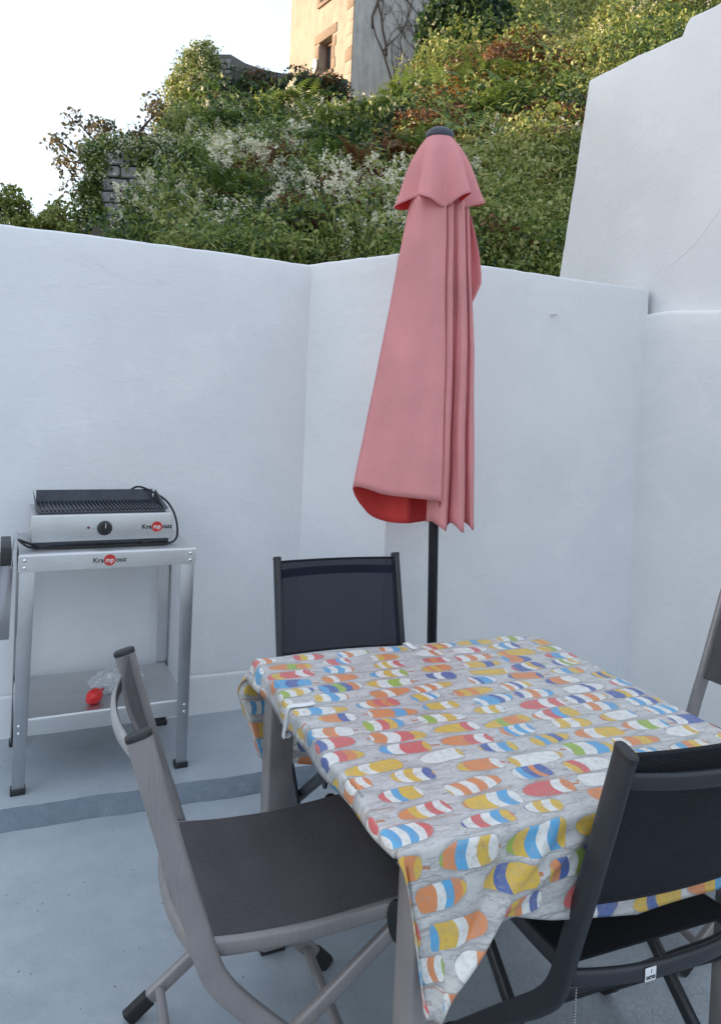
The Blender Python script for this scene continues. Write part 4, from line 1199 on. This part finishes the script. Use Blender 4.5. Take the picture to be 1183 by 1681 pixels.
for _ in range(5200):
    y = 5.9 + 15.5 * RNG.random() ** 1.15
    az = -0.50 + 0.92 * RNG.random()
    x = az * y
    z = float(hill(x, y))
    T = (z - H_EYE) / y
    if T < 0.165 or T > 0.68: continue
    # skip what lies beyond the crest
    if float(hill(x, y + 0.4)) < z - 0.01 and RNG.random() < 0.75: continue
    if az < -0.40 and y > 7.2: continue
    if -3.3 < x < -2.22 and 6.2 < y < 7.95: continue
    cnt += 1
    up = up_at(x, y)
    wd_, wb, wk, wy = wgt(DRY, x, y), wgt(BRIGHT, x, y), wgt(DARK, x, y), wgt(YEL, x, y)
    big = 0.5 + 0.5 * nz((x, y), 0.9, 4)
    rad = (0.10 + 0.020 * y) * (0.6 + 0.8 * RNG.random())
    if -0.24 < az < 0.06 and y > 10.8: rad *= 0.6
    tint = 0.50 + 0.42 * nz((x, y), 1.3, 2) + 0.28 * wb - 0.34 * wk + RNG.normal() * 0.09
    P_ = (x, y - 0.5 * rad * RNG.random(), z + rad * 0.10 - 0.08 + 0.5 * rad * RNG.random() ** 2)
    size = 0.019 + 0.0027 * y
    if RNG.random() < 1.1 * wd_ + 0.05:
        n_ = int(70 + 60 * RNG.random())
        dryf.clump((P_[0], P_[1], P_[2] + 0.05), up, rad * 0.9, n_, size * 1.3, 0.32 + 0.35 * RNG.random() + 0.4 * wy, 0.6, 0.9, tj=0.2)
        if RNG.random() < 0.8: continue
    if wy > 0.5 and RNG.random() < 0.6:
        dryf.clump(P_, up, rad * 0.8, 60, size, 0.9, 0.7, 0.9, tj=0.1); continue
    kind = RNG.random()
    if kind < 0.10:                       # long thin grass and bramble blades
        n_ = 70
        d_ = RNG.normal(size=(n_, 3)) + np.array([0, -0.4, 0.5])
        q_ = leaf_quads(np.array(P_) + RNG.normal(size=(n_, 3)) * rad * 0.5 + up * rad * 0.6, unit(d_), size * 3.2 * (0.6 + 0.8 * RNG.random(n_)), 0.13)
        cover.add(q_, np.clip(tint + 0.22 + RNG.normal(size=n_) * 0.12, 0, 1))
    elif kind < 0.34:                     # small-leaved mat
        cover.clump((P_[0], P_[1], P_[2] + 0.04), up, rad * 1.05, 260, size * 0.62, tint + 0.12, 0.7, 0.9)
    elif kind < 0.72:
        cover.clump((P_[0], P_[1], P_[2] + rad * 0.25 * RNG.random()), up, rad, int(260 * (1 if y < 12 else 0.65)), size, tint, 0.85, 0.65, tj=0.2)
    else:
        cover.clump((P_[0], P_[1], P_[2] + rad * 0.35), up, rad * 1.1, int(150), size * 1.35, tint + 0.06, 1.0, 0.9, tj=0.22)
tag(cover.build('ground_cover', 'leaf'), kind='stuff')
tag(dryf.build('dead_bracken', 'leaf_dry'), kind='stuff')
print('clumps', cnt)

# ferns
def fern_mesh(seed, n_fr=9, L=0.55):
    rs = np.random.default_rng(seed)
    Q, T = [], []
    for k in range(n_fr):
        a = 2 * PI * (k + rs.random() * 0.7) / n_fr
        ln = L * (0.7 + 0.5 * rs.random()); el = 0.75 + 0.4 * rs.random()
        pts = []
        p = np.zeros(3); n_ = 15
        for i in range(n_ + 1):
            pts.append(p.copy())
            e = el - 1.75 * (i / n_) ** 1.2
            p = p + np.array([math.cos(a) * math.cos(e), math.sin(a) * math.cos(e), math.sin(e)]) * ln / n_
        tb = rs.normal() * 0.10
        for i in range(2, n_):
            d = pts[i + 1] - pts[i]; d /= np.linalg.norm(d)
            sd_ = np.array([-math.sin(a), math.cos(a), 0.0])
            w = 0.30 * ln * math.sin(PI * (0.12 + 0.88 * (1 - i / n_)) * 0.62) * (1 - (i / n_) ** 3)
            for sg in (-1, 1):
                o = sd_ * sg * w + d * w * 0.35 + np.array([0, 0, -0.12 * w])
                hw_ = d * ln / n_ * 0.48
                Q.append([pts[i] - hw_ * 0.7, pts[i] + o * 0.55 - hw_, pts[i] + o, pts[i] + o * 0.55 + hw_])
                T.append(0.5 + tb + rs.normal() * 0.06)
    return np.array(Q), np.clip(np.array(T), 0, 1)
fern_src = []
for k in range(4):
    q, t_ = fern_mesh(40 + k, 8 + k % 3, 0.52)
    fern_src.append((q, t_))
G_SPOT = [(1.49, 11.0), (1.7, 10.7), (2.12, 11.0), (0.95, 10.9), (-0.36, 9.2), (-1.5, 10.8), (0.4, 11.4), (1.2, 10.2), (-0.9, 9.6), (0.6, 8.4), (-0.5, 8.3), (2.4, 10.2), (1.0, 9.1), (-1.9, 9.9), (-0.2, 10.8), (1.9, 9.9), (0.2, 12.2), (-1.1, 11.6), (0.75, 7.7), (-1.5, 7.9), (1.45, 9.6), (2.75, 11.6), (-0.65, 10.4), (1.05, 11.7)]
D_SPOT = [(2.17, 11.5), (1.75, 10.2), (-0.78, 8.9), (0.08, 8.75), (2.0, 9.3), (0.45, 9.3), (-0.2, 7.9), (1.95, 10.9), (0.3, 8.3), (1.4, 11.5), (-1.0, 8.6), (2.45, 11.9)]
gm = [array_mesh('fern', q, 4, MAT['leaf'], None, t_) for q, t_ in fern_src[:3]]
dm = [array_mesh('dead_fern', q, 4, MAT['leaf_dry'], None, t_) for q, t_ in fern_src[2:]]
for src, spots, lab, grp in ((gm, G_SPOT, 'one of the green ferns scattered on the overgrown bank', 'green ferns on the bank'), (dm, D_SPOT, 'withered rust-brown fern on the overgrown bank', 'withered ferns on the bank')):
    for i, (x, y) in enumerate(spots):
        o = src[i] if i < len(src) else src[i % len(src)].copy()
        if i >= len(src): COL.objects.link(o)
        o.location = (x, y - 0.12, float(hill(x, y)) + 0.24)
        sc_ = (1.05 if src is gm else 0.5) + 0.35 * RNG.random()
        o.scale = (sc_, sc_, sc_); u_ = up_at(x, y)
        o.rotation_euler = (0.35 + 0.2 * RNG.normal(), 0.15 * RNG.normal(), 2 * PI * RNG.random())
        tag(o, lab, 'fern', grp)

# white flowering vines draped over the bank
def flower_vine(label, blobs, dens=1.0, leaf_t=0.55):
    e = empty('flowering_vine', (blobs[0][0], blobs[0][1], float(hill(blobs[0][0], blobs[0][1]))), 0, label, 'flowering vine')
    fl, lf = Foliage(), Foliage()
    base = np.array(e.location)
    for bl in blobs:
        x0, y0, r0 = bl[:3]
        npan = int(dens * 46 * (r0 / 0.3) ** 1.4)
        for _ in range(npan):
            x = x0 + RNG.normal() * r0 * 0.85; y = y0 + RNG.normal() * r0 * 0.85
            y -= 0.10
            z = (float(hill(x, y)) if len(bl) < 4 else bl[3] + RNG.normal() * r0 * 0.4) + 0.10 + 0.30 * RNG.random()
            L = 0.10 + 0.12 * RNG.random()
            n_ = 62
            f = RNG.random(n_)
            ax = unit(np.array([RNG.normal() * 0.5, -0.35 + RNG.normal() * 0.4, 0.9])[None])[0]
            c = np.array([x, y, z]) + ax * (f * L)[:, None] + RNG.normal(size=(n_, 3)) * (0.034 * (1 - 0.7 * f))[:, None]
            q = leaf_quads(c - base, unit(RNG.normal(size=(n_, 3)) + np.array([0, -0.3, 0.6])), 0.012 + 0.014 * RNG.random(n_) + 0.0009 * y, 0.9)
            fl.add(q, np.clip(0.82 + RNG.normal(size=n_) * 0.2, 0, 1))
        for _ in range(int(10 * r0 / 0.3)):
            x = x0 + RNG.normal() * r0 * 0.7; y = y0 + RNG.normal() * r0 * 0.7
            z = float(hill(x, y)) if len(bl) < 4 else bl[3] + RNG.normal() * r0 * 0.4
            lf.clump(np.array([x, y, z + 0.05]) - base, up_at(x, y), 0.22, 90, 0.055, leaf_t + RNG.normal() * 0.1, 0.7, 0.7)
    tag(fl.build('blossom', 'petal', e), kind='stuff')
    tag(lf.build('leaves', 'leaf', e), kind='stuff')
    return e
flower_vine('white flowering vine spread thickly over the middle of the bank', [(-1.45, 9.9, 0.35), (-1.62, 9.5, 0.35), (-1.75, 9.1, 0.35), (-1.9, 8.7, 0.30), (-2.0, 8.3, 0.25), (-1.2, 10.2, 0.3), (-1.2, 8.7, 0.22), (-0.75, 8.4, 0.22), (-0.95, 9.5, 0.2)], 1.5)
flower_vine('white flowering vine just above the white wall, left of the parasol', [(0.0, 7.2, 0.35), (0.22, 7.5, 0.28), (-0.25, 7.3, 0.2), (0.3, 7.0, 0.2)], 1.2)
flower_vine('scattered white blossom high on the bank below the house', [(-0.71, 12.1, 0.4), (-1.0, 11.6, 0.3), (-0.3, 12.6, 0.35), (-0.45, 11.0, 0.25)], 0.9)
flower_vine('cream flowering vine high on the bank at the upper right', [(3.9, 12.8, 0.6), (3.1, 14.6, 0.7), (4.5, 13.4, 0.5), (3.4, 13.4, 0.5), (2.6, 15.4, 0.5), (3.3, 12.3, 0.3)], 0.9, 0.75)
flower_vine('sparse white blossom along the foot of the bank above the long wall', [(-2.05, 7.4, 0.25), (-1.75, 7.4, 0.3), (-1.2, 7.2, 0.25), (-0.85, 7.8, 0.25)], 0.8)
flower_vine('few white blossoms among the bright ivy right of the parasol', [(0.95, 8.6, 0.25), (1.4, 8.9, 0.3), (1.0, 7.5, 0.2), (1.9, 8.5, 0.2)], 0.45, 0.7)

# old stone wall ends under the vines
def stone_wall(x0, x1, y, z0, z1, depth, nx, nzr, label, top=None):
    w = empty('ruined_wall', ((x0 + x1) / 2, y, z0), 0, label, 'wall')
    xm = (x0 + x1) / 2
    b = MB(); b.box(x0 - xm + 0.01, x1 - xm - 0.01, 0.03, depth, -0.6, z1 - z0 - 0.03); b.build('core', MAT['mortar'], w)
    dz = (z1 - z0) / nzr
    for j in range(nzr):
        cuts = [x0] + sorted([x0 + (x1 - x0) * ((i + 0.5 * (j % 2)) / nx + 0.12 * RNG.normal() / nx) for i in range(1, nx)]) + [x1]
        for a, c in zip(cuts, cuts[1:]):
            if c - a < 0.03: continue
            b = MB(); g = 0.008
            pr = 0.012 * RNG.random()
            b.box(a - xm + g, c - xm - g, -0.02 - pr, 0.10, j * dz + g, (j + 1) * dz - g)
            b.v = [v + Vector((RNG.normal() * 0.006, RNG.normal() * 0.006, RNG.normal() * 0.006)) for v in b.v]
            b.build('stone', MAT['stone'], w, 0.010, 1, smooth=0)
    return w
stone_wall(-2.76, -2.38, 7.75, 3.16, 3.93, 0.5, 2, 6, 'end of an old grey stone wall under the vines at left')
def mound(name, label, cat, pts, n, size, tint, blossom=0.0, dry=0.0, tj=0.16):
    e = empty(name, pts[0][:3], 0, label, cat)
    lf, fl = Foliage(), Foliage()
    base = np.array(pts[0][:3])
    for (x, y, z, r_) in pts:
        lf.clump(np.array([x, y, z]) - base, (0, -0.35, 0.35), r_, int(n), size, tint + RNG.normal() * 0.08, 1.0, 0.7, tj=tj)
        for _ in range(int(blossom * 10)):
            d = unit(RNG.normal(size=(1, 3)) + np.array([-0.2, -0.5, 0.7]))[0]
            n_ = 22
            c = np.array([x, y, z]) - base + d * r_ * 0.95 + RNG.normal(size=(n_, 3)) * 0.03 * (1 + y * 0.03)
            fl.add(leaf_quads(c, unit(RNG.normal(size=(n_, 3)) + np.array([0, -0.3, 0.6])), 0.016 + 0.0014 * y * RNG.random(n_), 0.9), np.clip(0.6 + RNG.normal(size=n_) * 0.25, 0, 1))
    tag(lf.build('leaves', 'leaf_dry' if dry else 'leaf', e), kind='stuff')
    if fl.q: tag(fl.build('blossom', 'petal', e), kind='stuff')
    return e
pts = []
for k in range(11):                       # arch of vine over the stone wall end
    f = k / 10
    pts.append((-2.83 + 0.04 * math.sin(k), 7.70, 3.1 + 0.80 * f, 0.095 + 0.03 * RNG.random()))
for k in range(9): pts.append((-2.80 + 0.86 * k / 8, 7.85, 3.93 + 0.05 * math.sin(k * 1.3), 0.17 + 0.05 * RNG.random()))
for k in range(26): pts.append((-2.27 + 0.42 * RNG.random(), 7.75 + 0.3 * RNG.random(), 3.25 + 0.75 * RNG.random(), 0.18 + 0.05 * RNG.random()))
mound('vine', 'leafy vine hanging in an arch over the stone wall end', 'vine', pts, 260, 0.046, 0.52, 0.55)
# overgrown retaining wall in front of the house
RY = 15.1
rw = empty('retaining_wall', (-1.9, RY, 7.4), 0, 'dark overgrown retaining wall below the cream house', 'wall')
b = MB()
prof = [(-3.45, 8.18), (-3.2, 8.33), (-2.9, 8.34), (-2.6, 8.18), (-2.2, 8.06), (-1.7, 7.99), (-1.2, 7.96), (-0.55, 7.95)]
vs = [(x + 1.9, 0, z - 7.4) for x, z in prof] + [(x + 1.9, 0.5, z - 7.4) for x, z in prof] + [(x + 1.9, 0, -1.6) for x, z in prof] + [(x + 1.9, 0.5, -1.6) for x, z in prof]
n = len(prof); fs = []
for k in range(n - 1):
    fs += [(2 * n + k, 2 * n + k + 1, k + 1, k), (k, k + 1, n + k + 1, n + k), (n + k, n + k + 1, 3 * n + k + 1, 3 * n + k)]
fs += [(0, n, 3 * n, 2 * n), (n - 1, 2 * n - 1 + 0, 4 * n - 1, 3 * n - 1)]
b.add(vs, fs); b.build('masonry', MAT['mortar'], rw, smooth=0)
for j in range(7):
    for i in range(3):
        x = -3.22 + 0.14 * i + 0.05 * (j % 2); z = 7.55 + 0.105 * j
        b = MB(); b.box(x + 1.9 - 0.062, x + 1.9 + 0.062, -0.045 - 0.02 * RNG.random(), 0.05, z - 7.4 - 0.046, z - 7.4 + 0.046)
        b.v = [v + Vector((RNG.normal() * 0.006, 0, RNG.normal() * 0.006)) for v in b.v]
        b.build('stone', MAT['stone'], rw, 0.012, 1, smooth=0)
pts = []
for k in range(46):
    x = -2.75 + 2.15 * RNG.random(); zt = float(np.interp(x, [p[0] for p in prof], [p[1] for p in prof]))
    pts.append((x, RY - 0.05, zt - 0.10 - 0.70 * RNG.random(), 0.17 + 0.08 * RNG.random()))
mound('creeper', 'brown creeper matted over the retaining wall below the house', 'creeper', pts, 130, 0.055, 0.58, 0.0, 1.0)
pts = []
for k in range(34):
    x = -2.9 + 2.35 * RNG.random()
    pts.append((x, RY - 0.12, 7.15 + 0.75 * RNG.random(), 0.20 + 0.12 * RNG.random()))
mound('ivy', 'dark ivy climbing the retaining wall below the house', 'ivy', pts, 110, 0.075, 0.22)
pts = []
for k in range(60):
    f = RNG.random()
    x = float(np.interp(f, [0, 0.3, 0.65, 1.0], [-4.12, -4.0, -3.68, -3.36])); zt = float(np.interp(f, [0, 0.3, 0.65, 1.0], [6.2, 7.1, 7.95, 8.22]))
    g = RNG.random() ** 1.4
    pts.append((x + 0.25 * g, RY - 0.2 - 0.6 * g, zt - 1.3 * g, 0.24 + 0.14 * RNG.random()))
mound('vine', 'tall pale green vine covering the left end of the retaining wall', 'vine', pts, 330, 0.060, 0.70, 0.5)

# shrubs and trees
def shrub(name, label, cat, x, y, z, rx, rz, n, size, tint, lumps=22, mat='leaf', tj=0.14, open_=0.9):
    e = empty(name, (x, y, z), 0, label, cat)
    lf = Foliage()
    for k in range(lumps):
        d = RNG.normal(size=3); d /= np.linalg.norm(d); d[2] = abs(d[2]) * 1.1 - 0.15
        c = d * np.array([rx, rx, rz]) * (0.35 + 0.5 * RNG.random()) + np.array([0, 0, rz * 0.5])
        lf.clump(c, d * 0.6, (0.26 + 0.20 * RNG.random()) * (rx + rz) / 2 * open_, n, size, tint + RNG.normal() * 0.07, 0.9, 0.75, tj=tj)
    tag(lf.build('leaves', mat, e), kind='stuff')
    b = MB()
    for k in range(7):
        a = RNG.random() * 2 * PI; d = np.array([math.cos(a) * rx * 0.6, math.sin(a) * rx * 0.6, rz * (0.8 + 0.3 * RNG.random())])
        b.tube(smooth_path([(0.05 * math.cos(a), 0.05 * math.sin(a), -0.3), tuple(d * 0.45 + np.array([0, 0, 0.1 * rz])), tuple(d)], 4), lambda q: 0.022 * (1 - 0.8 * q), 6)
    b.build('stem', MAT['bark'], e, smooth=180)
    return e
shrub('bush', 'dark green rounded bush on the bank just left of the parasol top', 'bush', 0.24, 9.9, 4.75, 0.36, 0.42, 190, 0.07, 0.08, 16)
shrub('bush', 'tall dark green bush against the grey wall of the house', 'bush', 1.62, 14.0, 7.2, 0.85, 1.7, 380, 0.10, 0.20, 38)
shrub('bush', 'low yellow-green bush at the left end of the bank', 'bush', -3.08, 7.45, 2.90, 0.28, 0.27, 230, 0.042, 0.78, 14)
shrub('bush', 'small round bush behind the wall at the far left edge', 'bush', -4.25, 8.9, 3.10, 0.42, 0.55, 150, 0.055, 0.80, 18, open_=0.75)
shrub('bush', 'green bush leaning on the foot of the house wall', 'bush', 0.95, 14.9, 7.0, 0.42, 0.45, 240, 0.085, 0.40, 18)
def tree(label, x, y, zg, zc, R_, n_leaf, size, tint):
    t = empty('tree', (x, y, zg), 0, label, 'tree')
    tr = MB(); tips = []
    H0 = zc - zg
    trunk = smooth_path([(0, 0, 0), (0.06, 0.02, H0 * 0.3), (-0.04, 0.05, H0 * 0.6), (0.05, 0.0, H0 * 0.9)], 6)
    tr.tube(trunk, lambda q: 0.11 * (1 - 0.55 * q), 10)
    for k in range(15):
        a = 2 * PI * k / 15 * 2.4; el = 0.05 + 0.95 * RNG.random()
        st = Vector((0, 0, H0 * (0.55 + 0.4 * RNG.random())))
        L = R_ * (0.75 + 0.45 * RNG.random())
        d = Vector((math.cos(a) * math.cos(el), math.sin(a) * math.cos(el), math.sin(el)))
        p1 = st + d * L * 0.5 + Vector((0, 0, 0.05)); p2 = st + d * L + Vector((RNG.normal() * 0.06, RNG.normal() * 0.06, 0.10 + RNG.normal() * 0.05))
        tr.tube(smooth_path([st, p1, p2], 5), lambda q: 0.045 * (1 - 0.85 * q) + 0.004, 6)
        for j in range(7):
            f = 0.35 + 0.65 * RNG.random()
            o = st.lerp(p2, f); dd = Vector((RNG.normal(), RNG.normal(), RNG.normal() * 0.8)).normalized() * R_ * (0.20 + 0.25 * RNG.random())
            tr.tube([o, o + dd * 0.6 + Vector((0, 0, 0.03)), o + dd], lambda q: 0.010 * (1 - 0.7 * q), 4)
            tips.append(o + dd); tips.append(o + dd * 0.6)
    tr.build('trunk', MAT['bark'], t, smooth=180)
    lf = Foliage()
    for p in tips:
        lf.clump((p.x, p.y, p.z), (0, 0, 0.3), 0.17 + 0.12 * RNG.random(), n_leaf, size, tint + RNG.normal() * 0.10, 0.8, 1.0)
    tag(lf.build('crown', 'leaf_tree', t), kind='stuff')
    return t
tree('sparse brownish tree standing against the sky at left', -4.62, 13.9, 3.6, 6.0, 1.0, 30, 0.085, 0.50)

# ---------------------------------------------------------------- old house on top of the bank
KX, KY = -0.63, 20.0
dl = Vector((-0.58, 0.815, 0)).normalized(); dr = Vector((dl.y, -dl.x, 0))
hz0, hz1 = 7.0, 17.5
house = empty('house', (KX, KY, hz0), 0, 'tall old house with cream left side and grey rough right side above the bank', 'house')
nl = -dr; nr_ = -dl
LL, LR = 3.4, 6.5
def HP(a, b_, z): p = dl * a + dr * b_; return Vector((p.x, p.y, z - hz0))
# left facade with window openings
wins = [(1.02, 1.70, 10.66, 11.62), (1.05, 1.72, 12.72, 13.75), (1.05, 1.72, 14.9, 15.9)]
b = MB()
zcut = [hz0]; 
for w in wins: zcut += [w[2], w[3]]
zcut.append(hz1)
for i in range(len(zcut) - 1):
    z0, z1 = zcut[i], zcut[i + 1]
    segs = [(0.0, LL)] if i % 2 == 0 else [(0.0, wins[i // 2][0]), (wins[i // 2][1], LL)]
    for a0, a1 in segs:
        vs = [HP(a, d, z) for d in (0.0, 0.3) for z in (z0, z1) for a in (a0, a1)]
        b.add(vs, [(0, 1, 3, 2), (4, 6, 7, 5), (0, 4, 5, 1), (2, 3, 7, 6), (0, 2, 6, 4), (1, 5, 7, 3)])
b.build('cream_wall', MAT['render_cream'], house, smooth=0, recalc=True)
b = MB()
vs = [HP(a, d, z) for d in (0.301, LR) for z in (hz0, hz1) for a in (0.002, LL)]
b.add(vs, [(0, 1, 3, 2), (4, 6, 7, 5), (0, 4, 5, 1), (2, 3, 7, 6), (0, 2, 6, 4), (1, 5, 7, 3)])
vs = [HP(a, d, z) for d in (0.012, 0.31) for z in (hz0, hz1) for a in (-0.012, -0.001)]
b.add(vs, [(0, 1, 3, 2), (4, 6, 7, 5), (0, 4, 5, 1), (2, 3, 7, 6), (0, 2, 6, 4), (1, 5, 7, 3)])
b.build('grey_wall', MAT['render_grey'], house, smooth=0)
b = MB()
pk = (hz1, hz1 + 1.9)
ov = 0.3
A_, B_, C_, D_ = HP(-ov, -ov, pk[0]), HP(LL + ov, -ov, pk[0]), HP(LL + ov, LR + ov, pk[0]), HP(-ov, LR + ov, pk[0])
r0_, r1_ = HP(LL / 2, 1.6, pk[1]), HP(LL / 2, LR - 1.6, pk[1])
b.add([A_, B_, C_, D_, r0_, r1_], [(0, 1, 4), (1, 2, 5, 4), (2, 3, 5), (3, 0, 4, 5), (0, 3, 2, 1)])
b.build('roof', MAT['slate'], house, smooth=0)
def hbox(name, a0, a1, d0, d1, z0, z1, mat, parent, bev=0.01):
    b = MB()
    vs = [HP(a, d, z) for d in (d0, d1) for z in (z0, z1) for a in (a0, a1)]
    b.add(vs, [(0, 1, 3, 2), (4, 6, 7, 5), (0, 4, 5, 1), (2, 3, 7, 6), (0, 2, 6, 4), (1, 5, 7, 3)])
    return b.build(name, MAT[mat], parent, bev)
for (a0, a1, z0, z1) in wins:
    w = hbox('window', a0 + 0.02, a1 - 0.02, 0.20, 0.245, z0 + 0.002, z0 + 0.075, 'wood', house)
    hbox('frame', a0 + 0.02, a1 - 0.02, 0.20, 0.245, z1 - 0.08, z1 - 0.002, 'wood', w)
    for a in (a0 + 0.02, (a0 + a1) / 2 - 0.03, a1 - 0.08): hbox('frame', a, a + 0.06, 0.203, 0.242, z0 + 0.0752, z1 - 0.0802, 'wood', w)
    for a in (a0 + 0.08, (a0 + a1) / 2 + 0.03):
        hbox('pane', a, a + (a1 - a0) / 2 - 0.11, 0.222, 0.23, z0 + 0.076, z1 - 0.081, 'pane', w, 0)
    hbox('lintel', a0 - 0.22, a1 + 0.24, -0.022, 0.12, z1 + 0.002, z1 + 0.27, 'dressed_stone', house, 0.015)
    hbox('sill', a0 - 0.10, a1 + 0.10, -0.06, 0.19, z0 - 0.11, z0 - 0.002, 'dressed_stone', house, 0.015)
    zz = z0
    k = 0
    while zz < z1 - 0.1:
        h_ = min(0.30, z1 - zz)
        wj = 0.20 if k % 2 == 0 else 0.13
        hbox('jamb_stone', a0 - wj, a0 - 0.002, -0.015, 0.18, zz + 0.004, zz + h_ - 0.004, 'dressed_stone', house, 0.012)
        hbox('jamb_stone', a1 + 0.002, a1 + wj, -0.015, 0.18, zz + 0.004, zz + h_ - 0.004, 'dressed_stone', house, 0.012)
        zz += h_; k += 1
zz = 9.2; k = 0
while zz < hz1 - 0.4:
    wq = 0.34 if k % 2 == 0 else 0.22
    hbox('quoin', 0.004, wq, -0.016, -0.001, zz + 0.005, zz + 0.345, 'dressed_stone' if k % 4 == 0 else 'render_cream', house, 0.006)
    zz += 0.35; k += 1
# white disc fixed beside the lower window
M_ = Matrix.Translation(Vector((KX, KY, 0)) + dl * 1.82 + dr * -0.05 + Vector((0, 0, 11.02))) @ Matrix((dl, Vector((0, 0, 1)), -dr)).transposed().to_4x4()
b = MB(); b.lathe([(0.16, 0.0), (0.17, 0.02), (0.12, 0.05), (0.01, 0.06)], (0, 0, 0), 24, M_ @ Matrix.Diagonal((0.8, 1.1, 1, 1)))
tag(b.build('wall_fitting', MAT['white_plastic']), 'white oval fitting on the house wall beside the lower window', 'wall fitting')
# bare creeper stems on the grey wall
cr = empty('bare_creeper', (KX, KY, hz0), 0, 'leafless brown creeper stems spread over the grey house wall', 'creeper')
b = MB()
def stem(p, ang, L, r_, depth):
    pts = [p]; a = ang
    n_ = 6
    for i in range(n_):
        a += RNG.normal() * 0.22
        p = (p[0] + math.cos(a) * L / n_, p[1] + math.sin(a) * L / n_); pts.append(p)
    b.tube([HP(-0.022 - 0.004 * depth, q[0], q[1]) for q in pts], lambda q: r_ * (1 - 0.6 * q), 4)
    if depth < 3:
        for k in range(3):
            i = int(RNG.integers(1, n_)); stem(pts[i], ang + RNG.choice([-1, 1]) * (0.3 + 0.5 * RNG.random()), L * 0.6, r_ * 0.6, depth + 1)
for (d, z, a, L) in ((1.5, 9.6, 1.3, 2.4), (2.0, 10.0, 1.7, 2.2), (2.6, 10.5, 1.9, 2.2), (0.6, 11.6, 1.5, 1.8), (0.35, 12.4, 1.6, 1.5), (1.1, 11.0, 1.4, 2.0), (3.0, 11.2, 2.0, 2.0)):
    stem((d, z), a, L, 0.030, 0)
b.build('stem', MAT['dry_stem'], cr, smooth=180)
